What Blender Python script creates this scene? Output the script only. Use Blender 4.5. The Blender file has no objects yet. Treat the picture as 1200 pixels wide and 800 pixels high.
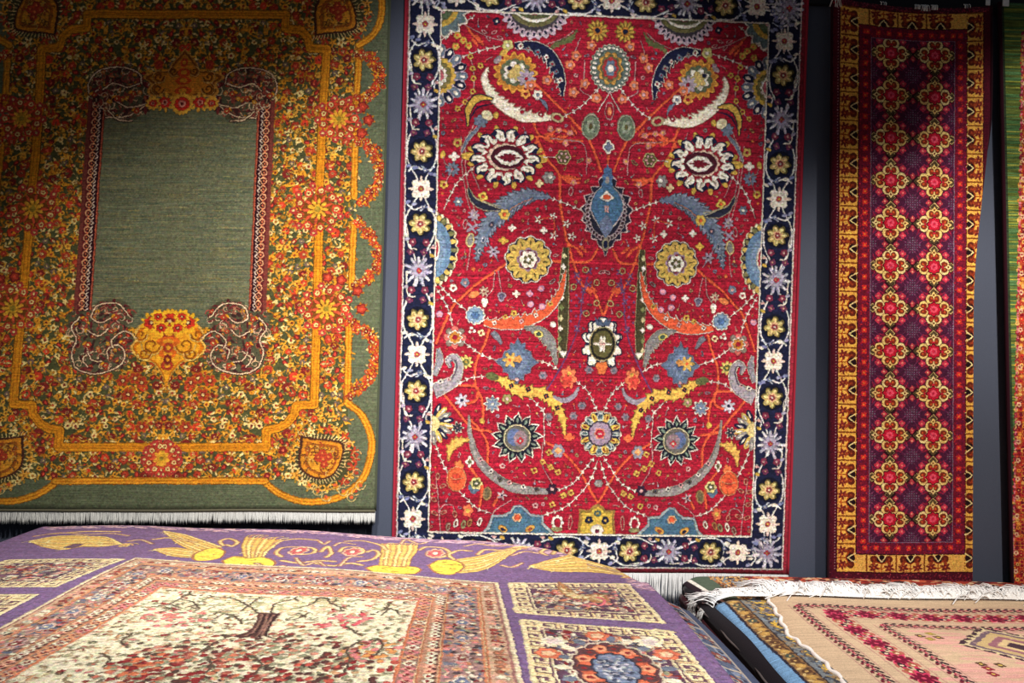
import bpy, bmesh, math, random
import numpy as np
from mathutils import Vector, Matrix

# ------------------------------------------------------------------ camera, world, lights, exposure
S = bpy.context.scene
COL = S.collection
cam = bpy.data.cameras.new('camera')
cam.sensor_width = 36.0
cam.lens = 867.0 / 1200.0 * 36.0
cam.clip_start = 0.05
camo = bpy.data.objects.new('camera', cam)
COL.objects.link(camo)
_r = Vector((0.99841533, -0.04870339, 0.02819246))
_u = Vector((-0.02688613, 0.0272722, 0.99926641))
_f = Vector((0.04943654, 0.99844089, -0.02591954))
camo.matrix_world = Matrix(((_r.x, _u.x, -_f.x, 0.21251624), (_r.y, _u.y, -_f.y, -3.72652446),
                            (_r.z, _u.z, -_f.z, 1.6), (0, 0, 0, 1)))
S.camera = camo

wd = bpy.data.worlds.new('hall')
S.world = wd
wd.use_nodes = True
wd.node_tree.nodes['Background'].inputs[0].default_value = (0.80, 0.87, 1.0, 1)
wd.node_tree.nodes['Background'].inputs[1].default_value = 0.07

def spot(name, loc, aim, power, size, blend, radius, col):
    l = bpy.data.lights.new(name, 'SPOT')
    l.energy = power; l.spot_size = math.radians(size); l.spot_blend = blend
    l.shadow_soft_size = radius; l.color = col
    o = bpy.data.objects.new(name, l)
    COL.objects.link(o)
    o.location = loc
    o.rotation_euler = (Vector(aim) - Vector(loc)).to_track_quat('-Z', 'Y').to_euler()
    return o

spot('spot_left', (-0.3, -2.9, 3.7), (-0.75, 0.0, 0.75), 600, 57, 0.9, 0.10, (1.0, 0.96, 0.89))
spot('spot_middle', (0.5, -2.8, 4.0), (0.48, 0.0, 1.9), 375, 54, 0.7, 0.10, (1.0, 0.98, 1.0))
spot('spot_right', (3.3, -2.7, 3.4), (2.5, 0.0, 0.75), 450, 57, 0.7, 0.08, (1.0, 0.93, 0.85))
spot('spot_edge', (3.3, -2.2, 4.2), (3.05, 0.0, 2.3), 170, 30, 0.6, 0.08, (1.0, 0.97, 0.94))
spot('spot_piles', (0.7, -3.3, 4.2), (0.5, -1.35, 0.5), 800, 64, 0.8, 0.15, (1.0, 0.97, 0.95))

S.view_settings.view_transform = 'Standard'
S.view_settings.look = 'None'
S.view_settings.gamma = 1.0
S.view_settings.use_curve_mapping = False
S.view_settings.exposure = 0.0

# ------------------------------------------------------------------ object helpers
def link(name, me, mat=None, parent=None, smooth=True):
    o = bpy.data.objects.new(name, me)
    COL.objects.link(o)
    if mat is not None:
        me.materials.append(mat)
    if parent is not None:
        o.parent = parent
    if smooth:
        me.polygons.foreach_set('use_smooth', [True] * len(me.polygons))
    return o

def thing(name, label, cat, loc=(0, 0, 0), group=None):
    o = bpy.data.objects.new(name, None)
    COL.objects.link(o)
    o.location = loc
    o.empty_display_size = 0.1
    o['label'] = label; o['category'] = cat
    if group: o['group'] = group
    return o

def pyd(v, f):
    me = bpy.data.meshes.new('mesh')
    me.from_pydata([tuple(a) for a in v], [], f)
    me.update()
    return me

# ------------------------------------------------------------------ the loom: patterns are woven in code, in millimetres on the rug
def smooth_path(pts, n=8):
    P = [np.array(p, float) for p in pts]
    if len(P) < 3:
        return P
    Q = [2 * P[0] - P[1]] + P + [2 * P[-1] - P[-2]]
    out = []
    for i in range(1, len(Q) - 2):
        a, b, c, d = Q[i - 1:i + 3]
        for k in range(n):
            t = k / n
            out.append(0.5 * (2 * b + (c - a) * t + (2 * a - 5 * b + 4 * c - d) * t * t + (3 * b - a - 3 * c + d) * t ** 3))
    out.append(P[-1])
    return out

class Loom:
    def __init__(s, w, h, k, ground):
        s.w, s.h, s.k = w, h, k                      # mm, mm, knots per mm
        s.W, s.H = int(w * k), int(h * k)
        s.a = np.empty((s.H, s.W, 3), np.float32)
        s.a[:] = ground
        s.mask = None
        s.clip = None                                # mm box
        s.mirror = None                              # (axis, scale)
    def _maps(s):
        yield lambda p: p
        if s.mirror is not None:
            ax, sc = s.mirror
            yield lambda p: np.stack([ax + (ax - p[:, 0]) * sc, p[:, 1]], 1)
    def _box(s, x0, y0, x1, y1):
        if s.clip is not None:
            c = [q * s.k for q in s.clip]
            x0, y0, x1, y1 = max(x0, c[0]), max(y0, c[1]), min(x1, c[2]), min(y1, c[3])
        return max(0, int(x0)), max(0, int(y0)), min(s.W, int(x1) + 1), min(s.H, int(y1) + 1)
    def poly(s, pts, col):
        P0 = np.array([tuple(p) for p in pts], float)
        for m in s._maps():
            s._poly(m(P0) * s.k, col)
    def _poly(s, P, col):
        x0, y0, x1, y1 = s._box(P[:, 0].min(), P[:, 1].min(), P[:, 0].max(), P[:, 1].max())
        if x1 <= x0 or y1 <= y0:
            return
        A, B = P, np.roll(P, -1, 0)
        yc = np.arange(y0, y1) + 0.5
        xc = np.arange(x0, x1) + 0.5
        par = np.zeros((y1 - y0, x1 - x0), bool)
        up = (A[:, 1] <= yc[:, None]) != (B[:, 1] <= yc[:, None])
        d = np.where(np.abs(B[:, 1] - A[:, 1]) < 1e-9, 1e-9, B[:, 1] - A[:, 1])
        X = A[:, 0] + (yc[:, None] - A[:, 1]) / d * (B[:, 0] - A[:, 0])
        for i in range(len(yc)):
            xs = X[i][up[i]]
            if len(xs):
                par[i] = (np.searchsorted(np.sort(xs), xc) % 2) == 1
        s.a[y0:y1, x0:x1][par] = col
    def ell(s, c, rx, ry, ang, col):
        for m in s._maps():
            q = m(np.array([[c[0], c[1]], [c[0] + math.cos(ang), c[1] + math.sin(ang)]], float))
            cx, cy = q[0] * s.k
            d = q[1] - q[0]
            L = math.hypot(d[0], d[1]) or 1
            ca, sa = d[0] / L, d[1] / L
            R = max(rx, ry) * s.k + 1
            x0, y0, x1, y1 = s._box(cx - R, cy - R, cx + R, cy + R)
            if x1 <= x0 or y1 <= y0:
                continue
            yy, xx = np.ogrid[y0:y1, x0:x1]
            dx, dy = xx + 0.5 - cx, yy + 0.5 - cy
            e = ((dx * ca + dy * sa) / (rx * s.k)) ** 2 + ((dy * ca - dx * sa) / (ry * s.k)) ** 2 <= 1
            s.a[y0:y1, x0:x1][e] = col
    def disc(s, c, r, col):
        s.ell(c, r, r, 0, col)
    def line(s, pts, w, col, sm=True):
        Q = smooth_path(pts) if sm and len(pts) > 2 else pts
        P0 = np.array([tuple(p) for p in Q], float)
        for m in s._maps():
            P = m(P0) * s.k
            r = max(w * s.k / 2, 0.55)
            for a, b in zip(P[:-1], P[1:]):
                x0, y0, x1, y1 = s._box(min(a[0], b[0]) - r - 1, min(a[1], b[1]) - r - 1, max(a[0], b[0]) + r + 1, max(a[1], b[1]) + r + 1)
                if x1 <= x0 or y1 <= y0:
                    continue
                yy, xx = np.ogrid[y0:y1, x0:x1]
                dx, dy = b - a
                L2 = dx * dx + dy * dy + 1e-9
                t = np.clip(((xx + 0.5 - a[0]) * dx + (yy + 0.5 - a[1]) * dy) / L2, 0, 1)
                e = (xx + 0.5 - a[0] - t * dx) ** 2 + (yy + 0.5 - a[1] - t * dy) ** 2 <= r * r
                s.a[y0:y1, x0:x1][e] = col
    def rect(s, x0, y0, x1, y1, col):
        s.poly([(x0, y0), (x1, y0), (x1, y1), (x0, y1)], col)
    # ---- motifs
    def lobes(s, c, rx, ry, n, depth, col, ph=0.0, sharp=1.0):
        P = []
        N = n * 12
        for i in range(N):
            t = 2 * math.pi * i / N
            q = 1 - depth * (1 - abs(math.cos(n * (t - ph) / 2)) ** sharp)
            P.append((c[0] + rx * q * math.cos(t), c[1] + ry * q * math.sin(t)))
        s.poly(P, col)
    def rosette(s, c, r, n, petal, rim, inner, heart, ph=0.0):
        s.lobes(c, r, r, n, 0.28, rim, ph)
        s.lobes(c, r * 0.88, r * 0.88, n, 0.30, petal, ph)
        for i in range(n):
            t = ph + 2 * math.pi * (i + 0.5) / n
            s.line([(c[0] + r * .35 * math.cos(t), c[1] + r * .35 * math.sin(t)), (c[0] + r * .7 * math.cos(t), c[1] + r * .7 * math.sin(t))], r * .07, rim)
        s.lobes(c, r * 0.42, r * 0.42, n, 0.2, inner, ph)
        s.disc(c, r * 0.22, heart)
    def star(s, c, r, n, col, heart, ph=0.0, thin=0.30):
        for i in range(n):
            t = ph + 2 * math.pi * i / n
            s.ell((c[0] + r * .55 * math.cos(t), c[1] + r * .55 * math.sin(t)), r * .5, r * thin * .75, t, col)
        s.disc(c, r * .34, col)
        s.disc(c, r * .2, heart)
    def bloom(s, c, r, col, heart, n=5, ph=0.3):
        for i in range(n):
            t = ph + 2 * math.pi * i / n
            s.disc((c[0] + r * .55 * math.cos(t), c[1] + r * .55 * math.sin(t)), r * .46, col)
        s.disc(c, r * .33, heart)
    def leaf(s, path, wid, col, rim=None, rw=2.0, teeth=0, side=1, amp=0.0, tcol=None):
        Q = smooth_path(path)
        n = len(Q)
        W = np.interp(np.linspace(0, 1, n), np.linspace(0, 1, len(wid)), wid)
        Lf, Rt = [], []
        for i in range(n):
            d = Q[min(i + 1, n - 1)] - Q[max(i - 1, 0)]
            d = d / (np.hypot(*d) + 1e-9)
            nn = np.array([-d[1], d[0]])
            Lf.append((Q[i] + nn * W[i] / 2, d, nn)); Rt.append((Q[i] - nn * W[i] / 2, d, -nn))
        if rim is not None:
            E = [a + nn * rw for a, d, nn in Lf] + [a + nn * rw for a, d, nn in Rt[::-1]]
            s.poly(E, rim)
        if teeth:
            for edge in ([Lf] if side > 0 else [Rt] if side < 0 else [Lf, Rt]):
                for k in range(teeth):
                    i = int((k + .5) / teeth * (n - 1))
                    a, d, nn = edge[i]
                    h = max(amp, W[i] * .35)
                    b = h * .8
                    T = [a - d * b - nn * 1, a + nn * h + d * h * .9, a + d * b - nn * 1]
                    if rim is not None:
                        T2 = [a - d * b * 1.4 - nn, a + nn * (h + rw * 1.6) + d * h, a + d * b * 1.4 - nn]
                        s.poly(T2, rim)
                    s.poly(T, tcol or col)
        s.poly([a for a, d, nn in Lf] + [a for a, d, nn in Rt[::-1]], col)
        return Q
    def vine(s, pts, w, col, gap=34, th=9):
        Q = smooth_path(pts, 10)
        s.line(Q, w, col, False)
        acc = 0
        for a, b in zip(Q[:-1], Q[1:]):
            L = np.hypot(*(b - a)); acc += L
            if acc > gap and L > 0:
                acc = 0
                d = (b - a) / L; nn = np.array([-d[1], d[0]])
                for sg in (1, -1):
                    s.line([a, a - d * th * .9 + nn * sg * th * .8], w * 1.1, col, False)
                    s.disc(a - d * th * .9 + nn * sg * th * .8, w * .8, col)
    def age(s, seed, streak=0.07, grain=0.05, length=90, tall=1):
        rg = np.random.default_rng(seed)
        n = rg.standard_normal((s.H // tall + 1, s.W + length)).astype(np.float32)
        c = np.cumsum(n, 1)
        st = (c[:, length:] - c[:, :-length]) / math.sqrt(length)
        st = np.repeat(st, tall, 0)[:s.H, :s.W]
        gr = rg.standard_normal((s.H, s.W)).astype(np.float32)
        s.a *= (1 + streak * np.clip(st, -2.2, 2.2) + grain * gr)[:, :, None]
    def knots(s, seed, amp=0.8, wob=1.3, cell=5):
        """hand knotting: outlines step and wander a little"""
        rg = np.random.default_rng(seed)
        def field():
            h, w = s.H // cell + 3, s.W // cell + 3
            n = rg.standard_normal((h, w)).astype(np.float32)
            yy = np.arange(s.H) / cell; xx = np.arange(s.W) / cell
            yi, xi = yy.astype(int), xx.astype(int)
            fy, fx = (yy - yi)[:, None], (xx - xi)[None]
            a, b = n[yi][:, xi], n[yi][:, xi + 1]
            c, d = n[yi + 1][:, xi], n[yi + 1][:, xi + 1]
            return (a * (1 - fx) + b * fx) * (1 - fy) + (c * (1 - fx) + d * fx) * fy
        dy = field() * wob + rg.standard_normal((s.H, s.W)) * amp
        dx = field() * wob + rg.standard_normal((s.H, s.W)) * amp
        yy = np.clip(np.arange(s.H)[:, None] + np.rint(dy).astype(int), 0, s.H - 1)
        xx = np.clip(np.arange(s.W)[None] + np.rint(dx).astype(int), 0, s.W - 1)
        s.a = s.a[yy, xx]
    def contour(s, k=0.75, thr=70):
        """a darker thread around every motif"""
        l = s.a.sum(2)
        g = np.maximum(np.abs(l - np.roll(l, 2, 1)), np.abs(l - np.roll(l, 2, 0)))
        s.a[g > thr] *= k
    def mottle(s, seed, amt=0.10, cell=4):
        """yarn of uneven dye: every few knots another shade"""
        rg = np.random.default_rng(seed)
        n = rg.standard_normal((s.H // cell + 2, s.W // cell + 2, 1)).astype(np.float32)
        hue = rg.standard_normal((s.H // cell + 2, s.W // cell + 2, 3)).astype(np.float32)
        f = 1 + amt * np.clip(n, -2, 2) + amt * .35 * np.clip(hue, -2, 2)
        s.a *= np.repeat(np.repeat(f, cell, 0), cell, 1)[:s.H, :s.W]
    def fade(s, k, warm=(1, 1, 1)):
        l = s.a.mean(2, keepdims=True)
        s.a = (l + (s.a - l) * k) * np.array(warm, np.float32)
    def image(s, name):
        im = bpy.data.images.new(name, s.W, s.H, alpha=False)
        px = np.ones((s.H, s.W, 4), np.float32)
        px[:, :, :3] = np.clip(s.a[::-1], 0, 255) / 255.0
        im.pixels.foreach_set(px.ravel())
        im.update()
        im.pack()
        return im

def wool(name, image=None, rgb=(200, 200, 200), relief=0.25, pitch=420, rough=0.93, sheen=0.05):
    m = bpy.data.materials.new(name)
    m.use_nodes = True
    nt = m.node_tree
    b = nt.nodes['Principled BSDF']
    b.inputs['Roughness'].default_value = rough
    b.inputs['Specular IOR Level'].default_value = 0.12
    b.inputs['Sheen Weight'].default_value = sheen
    n1 = nt.nodes.new('ShaderNodeTexNoise'); n1.inputs['Scale'].default_value = pitch
    n1.inputs['Detail'].default_value = 2
    tc = nt.nodes.new('ShaderNodeTexCoord')
    nt.links.new(tc.outputs['Object'], n1.inputs['Vector'])
    mix = nt.nodes.new('ShaderNodeMix'); mix.data_type = 'RGBA'; mix.blend_type = 'MULTIPLY'
    mix.inputs[0].default_value = 0.35
    if image is not None:
        t = nt.nodes.new('ShaderNodeTexImage'); t.image = image; t.extension = 'EXTEND'
        uv = nt.nodes.new('ShaderNodeUVMap'); uv.uv_map = 'weave'
        nt.links.new(uv.outputs[0], t.inputs[0])
        nt.links.new(t.outputs[0], mix.inputs[6])
    else:
        c = [((x / 255) / 12.92 if x <= 10 else (((x / 255) + .055) / 1.055) ** 2.4) for x in rgb]
        mix.inputs[6].default_value = (*c, 1)
    rp = nt.nodes.new('ShaderNodeValToRGB')
    rp.color_ramp.elements[0].position = 0.3; rp.color_ramp.elements[0].color = (.55, .55, .55, 1)
    rp.color_ramp.elements[1].position = 0.65; rp.color_ramp.elements[1].color = (1.25, 1.25, 1.25, 1)
    nt.links.new(n1.outputs['Fac'], rp.inputs[0])
    nt.links.new(rp.outputs[0], mix.inputs[7])
    nt.links.new(mix.outputs[2], b.inputs['Base Color'])
    bp = nt.nodes.new('ShaderNodeBump'); bp.inputs['Strength'].default_value = relief; bp.inputs['Distance'].default_value = 0.004
    nt.links.new(n1.outputs['Fac'], bp.inputs['Height'])
    nt.links.new(bp.outputs[0], b.inputs['Normal'])
    return m

def slab(name, nu, nv, surf, nrm, thick, uvf, mat, parent):
    """a cloth of nu x nv cells: surf(u, v) is its face, thick its depth along -nrm"""
    top = [surf(i / nu, j / nv) for j in range(nv + 1) for i in range(nu + 1)]
    N = len(top)
    nr = Vector(nrm)
    v = [Vector(p) for p in top] + [Vector(p) - nr * thick for p in top]
    idx = lambda i, j: j * (nu + 1) + i
    f = []; uvs = []
    for j in range(nv):
        for i in range(nu):
            q = [(i, j), (i, j + 1), (i + 1, j + 1), (i + 1, j)]
            f.append([idx(*a) for a in q]); uvs += [uvf(a / nu, b / nv) for a, b in q]
    for j in range(nv):
        for i in range(nu):
            q = [(i, j), (i + 1, j), (i + 1, j + 1), (i, j + 1)]
            f.append([idx(*a) + N for a in q]); uvs += [uvf(a / nu, b / nv) for a, b in q]
    ring = [(i, 0) for i in range(nu)] + [(nu, j) for j in range(nv)] + [(i, nv) for i in range(nu, 0, -1)] + [(0, j) for j in range(nv, 0, -1)]
    for a, b in zip(ring, ring[1:] + ring[:1]):
        f.append([idx(*a), idx(*b), idx(*b) + N, idx(*a) + N])
        ua, ub = uvf(a[0] / nu, a[1] / nv), uvf(b[0] / nu, b[1] / nv)
        uvs += [ua, ub, ub, ua]
    me = pyd(v, f)
    ul = me.uv_layers.new(name='weave')
    ul.data.foreach_set('uv', [c for u in uvs for c in u])
    return link(name, me, mat, parent)

def strands(name, lines, r, mat, parent, sides=3, taper=0.5):
    v, f = [], []
    for L in lines:
        L = [Vector(p) for p in L]
        n = len(L)
        b0 = len(v)
        for i, p in enumerate(L):
            d = (L[min(i + 1, n - 1)] - L[max(i - 1, 0)]).normalized()
            a = d.cross(Vector((0.31, 0.9, 0.22))).normalized(); b = d.cross(a)
            rr = r * (1 - (1 - taper) * i / (n - 1))
            for k in range(sides):
                t = 2 * math.pi * k / sides
                v.append(p + a * rr * math.cos(t) + b * rr * math.sin(t))
        for i in range(n - 1):
            for k in range(sides):
                f.append([b0 + i * sides + k, b0 + i * sides + (k + 1) % sides, b0 + (i + 1) * sides + (k + 1) % sides, b0 + (i + 1) * sides + k])
        f.append([b0 + (n - 1) * sides + k for k in range(sides)])
    o = link(name, pyd(v, f), mat, parent)
    o['kind'] = 'stuff'
    return o

def tube(name, path, r, mat, parent, sides=8):
    v, f = [], []
    L = [Vector(p) for p in path]; n = len(L)
    for i, p in enumerate(L):
        d = (L[min(i + 1, n - 1)] - L[max(i - 1, 0)]).normalized()
        a = d.cross(Vector((0.31, 0.9, 0.22))).normalized(); b = d.cross(a)
        for k in range(sides):
            t = 2 * math.pi * k / sides
            v.append(p + a * r * math.cos(t) + b * r * math.sin(t))
    for i in range(n - 1):
        for k in range(sides):
            f.append([i * sides + k, i * sides + (k + 1) % sides, (i + 1) * sides + (k + 1) % sides, (i + 1) * sides + k])
    f.append(list(range(sides))); f.append([(n - 1) * sides + k for k in range(sides)])
    return link(name, pyd(v, f), mat, parent)

def bilerp(q, u, v):
    tl, tr, br, bl = [np.array(a) for a in q]
    return (tl * (1 - u) + tr * u) * (1 - v) + (bl * (1 - u) + br * u) * v

# ------------------------------------------------------------------ pattern of the big red rug (mm from its top left corner)
NAVY, CREAM, GOLD, ORG = (24, 28, 58), (236, 222, 198), (208, 164, 60), (226, 84, 44)
BLUE, BGREY, GREY, OLIVE = (74, 106, 136), (104, 116, 134), (136, 130, 122), (92, 84, 44)
LAV, MAR, PINK, RED = (158, 140, 154), (112, 30, 54), (214, 156, 148), (162, 19, 40)

def weave_red():
    rg = random.Random(77)
    L = Loom(2010, 2990, 0.5, RED)
    x0, x1, y0, y1 = 174, 1816, 183, 2797
    # dyed streaks of the ground first
    L.age(11, 0.11, 0.06, 140, 2)
    AX = 1021
    ground = L.a.copy()
    # ---------------- field, drawn on the left of its axis and mirrored
    L.clip = (x0, y0, x1, y1)
    L.mirror = (AX, (x1 - AX) / (AX - x0))
    # stems of the ground
    for p in ([(292, 244), (323, 289), (383, 345)], [(646, 529), (746, 619), (834, 701), (896, 767)], [(643, 720), (674, 783), (751, 802), (888, 806)],
              [(658, 792), (711, 897), (778, 980), (786, 1108), (806, 1214), (830, 1312), (882, 1349)], [(922, 796), (959, 876), (987, 952)],
              [(778, 980), (834, 999), (885, 993)], [(778, 980), (834, 1017), (877, 1015)], [(981, 1346), (940, 1408), (863, 1414), (760, 1413)],
              [(547, 1415), (472, 1472), (368, 1548)], [(360, 1557), (327, 1592), (265, 1658), (213, 1780), (190, 1840)], [(450, 1765), (431, 1834), (391, 1934), (389, 2042), (426, 2128), (433, 2240)],
              [(390, 2051), (296, 2049)], [(403, 2063), (396, 2120), (345, 2142)], [(1017, 1673), (979, 1575), (944, 1545)],
              [(369, 2224), (417, 2271), (457, 2344), (459, 2439)], [(234, 2097), (299, 2174), (374, 2259), (472, 2278)], [(375, 2467), (415, 2518), (437, 2561), (427, 2657)], [(495, 2656), (523, 2603)],
              [(752, 2329), (839, 2380), (928, 2478), (983, 2573), (1019, 2630)], [(674, 783), (650, 844)], [(708, 790), (771, 754), (845, 777)], [(830, 1321), (900, 1512), (944, 1545)]):
        L.line(p, 13, ORG)
    for c, a in (((708, 790), .3), ((817, 996), .2), ((340, 313), .8), ((773, 801), 0), ((843, 730), .8), ((891, 1345), .8), ((944, 1537), .9)):
        for s in (-1, 1):
            for k in (0, 1, 2):
                q = (c[0] + k * 16 * math.cos(a), c[1] + k * 16 * math.sin(a))
                L.ell((q[0] + s * 13 * -math.sin(a), q[1] + s * 13 * math.cos(a)), 15, 5, a + s * .6, ORG)
    for p in ([(259, 236), (399, 302), (492, 328)], [(865, 297), (841, 361), (821, 421)], [(322, 407), (341, 486), (339, 579), (302, 631), (257, 679)],
              [(889, 402), (888, 508), (872, 551), (916, 579)], [(696, 333), (780, 300), (830, 260)],
              [(286, 805), (298, 974), (328, 1122), (369, 1236), (390, 1252)], [(307, 804), (315, 974), (344, 1113), (381, 1219)], [(340, 964), (385, 1065)],
              [(346, 1348), (343, 1399), (332, 1468)], [(472, 1472), (462, 1559), (425, 1611)], [(489, 1472), (509, 1587)], [(347, 748), (311, 817), (287, 873)],
              [(234, 2791), (222, 2652), (207, 2522)], [(224, 2695), (248, 2660), (291, 2659), (304, 2694)], [(734, 2329), (738, 2447), (792, 2546)], [(531, 2743), (496, 2691), (588, 2624)],
              [(730, 798), (880, 814), (912, 877), (914, 971)], [(768, 1096), (874, 614), (890, 571)]):
        if p[0] != (768, 1096):
            L.line(p, 5, PINK)
    for p in ([(267, 417), (359, 380), (468, 350)], [(782, 694), (875, 636), (966, 539)], [(1022, 558), (961, 658)],
              [(730, 1093), (812, 1120), (903, 1156)], [(357, 951), (271, 1039), (211, 1169)], [(178, 1524), (264, 1615), (333, 1669)], [(187, 1566), (244, 1667), (268, 1752)],
              [(312, 1820), (407, 1887), (501, 1923)], [(288, 2053), (359, 2013), (435, 2002)], [(697, 1914), (749, 1930), (801, 1959)], [(893, 2014), (959, 2073), (1015, 2189)],
              [(651, 2088), (726, 2165), (771, 2251)], [(179, 2263), (207, 2370), (243, 2456), (309, 2563), (366, 2628), (419, 2675), (487, 2695)],
              [(802, 2577), (887, 2540), (949, 2465), (995, 2403)], [(753, 2700), (868, 2650), (973, 2530), (1013, 2420)], [(734, 2164), (744, 2347)], [(181, 328), (251, 270), (337, 204)]):
        L.vine(p, 5, CREAM)
    # corner quarter
    L.lobes((169, 177), 150, 150, 14, .2, CREAM); L.lobes((169, 177), 135, 135, 14, .2, (96, 116, 118)); L.disc((169, 177), 88, GOLD); L.disc((169, 177), 60, (86, 104, 70)); L.disc((169, 177), 28, PINK)
    for c in ((256, 304), (286, 328), (312, 352), (249, 359)):
        L.bloom(c, 19, GOLD, ORG)
    for c in ((322, 407), (336, 465), (373, 451), (341, 515), (339, 579), (302, 631), (265, 666)):
        L.bloom(c, 16, GOLD, RED)
    for c, a in (((386, 282), .5), ((436, 284), -.4), ((408, 315), .9), ((466, 308), .5)):
        L.ell(c, 17, 8, a, PINK); L.ell(c, 10, 4, a, RED)
    L.bloom((447, 229), 20, NAVY, CREAM, 4)
    # hanging half palmette of the upper edge
    c = (635, 150)
    L.lobes(c, 180, 165, 26, .13, (196, 170, 178)); L.lobes(c, 140, 128, 20, .1, (64, 58, 66))
    for k in range(15):
        t = .15 + k * .205
        q = (c[0] + 148 * math.cos(t), c[1] + 136 * math.sin(t))
        L.ell(q, 20, 12, t, (190, 165, 172)); L.ell(q, 9, 5, t, NAVY)
    L.ell(c, 128, 100, 0, (110, 104, 60)); L.ell(c, 105, 78, 0, CREAM); L.ell(c, 100, 60, 0, (88, 92, 56)); L.ell(c, 48, 42, 0, RED)
    # gold flowers under the upper border
    c = (949, 255)
    L.rosette(c, 58, 12, GOLD, (150, 100, 40), (200, 120, 40), NAVY)
    for p, w in (([(697, 375), (747, 331), (814, 303), (851, 251)], (6, 22, 26, 4)),):
        L.leaf(p, w, (96, 100, 56), None, 2, 7, 0, 7)
    # black sickle
    L.leaf([(539, 343), (632, 344), (705, 379), (754, 449), (777, 516), (784, 588)], (22, 44, 52, 50, 36, 6), NAVY, CREAM, 5, 11, 1, 9)
    for k, c in enumerate(((569, 346), (607, 358), (654, 373), (697, 396), (728, 429), (750, 466), (769, 508))):
        L.bloom(c, 14 if k % 2 else 17, (CREAM, GREY, BGREY)[k % 3], RED, 4)
    L.bloom((505, 345), 30, (190, 180, 100), CREAM, 5); L.ell((485, 383), 24, 15, 2.4, GOLD)
    # flame rosette
    c = (547, 478)
    L.lobes(c, 112, 104, 15, .2, (226, 150, 50)); L.lobes(c, 100, 92, 15, .25, (190, 120, 40)); L.lobes(c, 78, 70, 12, .12, (92, 100, 70)); L.lobes(c, 64, 57, 7, .3, CREAM); L.lobes(c, 46, 42, 5, .4, (200, 170, 90))
    L.star((603, 506), 46, 8, (170, 150, 160), RED); L.disc((517, 458), 11, NAVY)
    # cream sickle
    L.leaf([(407, 458), (392, 514), (428, 588), (501, 653), (600, 697), (731, 696)], (5, 26, 42, 50, 50, 26), (238, 222, 190), (214, 150, 120), 3, 15, -1, 12)
    L.disc((586, 672), 9, RED); L.disc((680, 681), 14, RED); L.disc((680, 681), 6, CREAM); L.ell((457, 418), 26, 15, 2.2, (150, 130, 130))
    L.ell((761, 695), 34, 24, .3, (180, 160, 110)); L.ell((761, 695), 18, 12, .3, RED)
    # gold crescent and blue bud
    L.leaf([(318, 753), (320, 668), (365, 612), (441, 613)], (4, 30, 36, 6), GOLD, NAVY, 4)
    L.leaf([(326, 719), (366, 658), (450, 634)], (2, 10, 2), NAVY)
    L.lobes((381, 726), 36, 36, 7, .3, BGREY); L.ell((413, 695), 30, 24, .6, (226, 210, 160)); L.ell((456, 693), 14, 18, 0, GOLD)
    L.leaf([(369, 760), (324, 812), (292, 881)], (14, 16, 6), BGREY, CREAM, 3)
    L.bloom((601, 582), 26, (230, 150, 60), RED); L.bloom((660, 584), 26, CREAM, BGREY); L.leaf([(669, 601), (695, 625), (713, 663)], (10, 22, 4), BGREY)
    for c in ((705, 510), (846, 382), (817, 430), (893, 520), (838, 565), (955, 590), (625, 539), (921, 328)):
        L.lobes(c, 28, 28, 5, .3, (224, 110, 66)); L.disc(c, 10, PINK)
    # left edge half rosette
    c = (156, 506)
    L.lobes(c, 158, 158, 18, .12, (200, 180, 190))
    for k in range(18):
        t = k * math.pi / 9
        q = (c[0] + 124 * math.cos(t), c[1] + 124 * math.sin(t))
        L.ell(q, 32, 19, t, NAVY if k % 2 else BGREY); L.ell((c[0] + 130 * math.cos(t), c[1] + 130 * math.sin(t)), 15, 9, t, CREAM)
    L.lobes(c, 98, 98, 18, .1, GOLD); L.lobes(c, 76, 76, 14, .1, (120, 110, 60)); L.lobes(c, 58, 58, 12, .2, CREAM); L.disc(c, 38, (200, 90, 100))
    # axis palmette
    c = (1019, 439)
    L.lobes(c, 104, 122, 26, .08, (196, 190, 160)); L.lobes(c, 98, 115, 26, .08, (86, 102, 92))
    for k in range(26):
        t = k * math.pi / 13
        L.disc((c[0] + 86 * math.cos(t), c[1] + 102 * math.sin(t)), 7, CREAM)
    L.lobes(c, 66, 84, 10, .2, (206, 150, 60)); L.lobes(c, 52, 70, 8, .2, (100, 96, 60)); L.lobes(c, 42, 58, 8, .2, (160, 44, 44)); L.lobes(c, 28, 42, 6, .25, (90, 110, 130)); L.ell(c, 14, 20, 0, CREAM)
    c = (1025, 652)
    L.ell(c, 20, 46, 0, PINK); L.ell(c, 15, 38, 0, RED); L.ell(c, 8, 22, 0, (230, 120, 70))
    c = (929, 732)
    L.ell(c, 46, 66, .1, (150, 150, 120)); L.ell(c, 37, 56, .1, (100, 114, 88)); L.lobes(c, 26, 36, 6, .3, (140, 148, 120)); L.ell(c, 8, 14, .1, OLIVE)
    for c in ((771, 758), (827, 769), (729, 751), (807, 821), (925, 902), (851, 1016)):
        L.bloom(c, 17, (210, 120, 110), GOLD)
    c = (1022, 831); L.lobes(c, 30, 38, 4, .3, CREAM); L.lobes(c, 20, 26, 4, .3, BGREY)
    L.line([(1019, 874), (1021, 951)], 9, ORG)
    # white flame palmette
    c = (508, 899)
    for k in range(12):
        t = k * math.pi / 6 + .26
        L.ell((c[0] + 172 * math.cos(t), c[1] + 140 * math.sin(t)), 22, 14, t, GOLD)
    L.ell((c[0] - 182, c[1]), 36, 20, 0, GOLD); L.ell((c[0] + 180, c[1] + 4), 30, 22, 0, GOLD)
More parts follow.
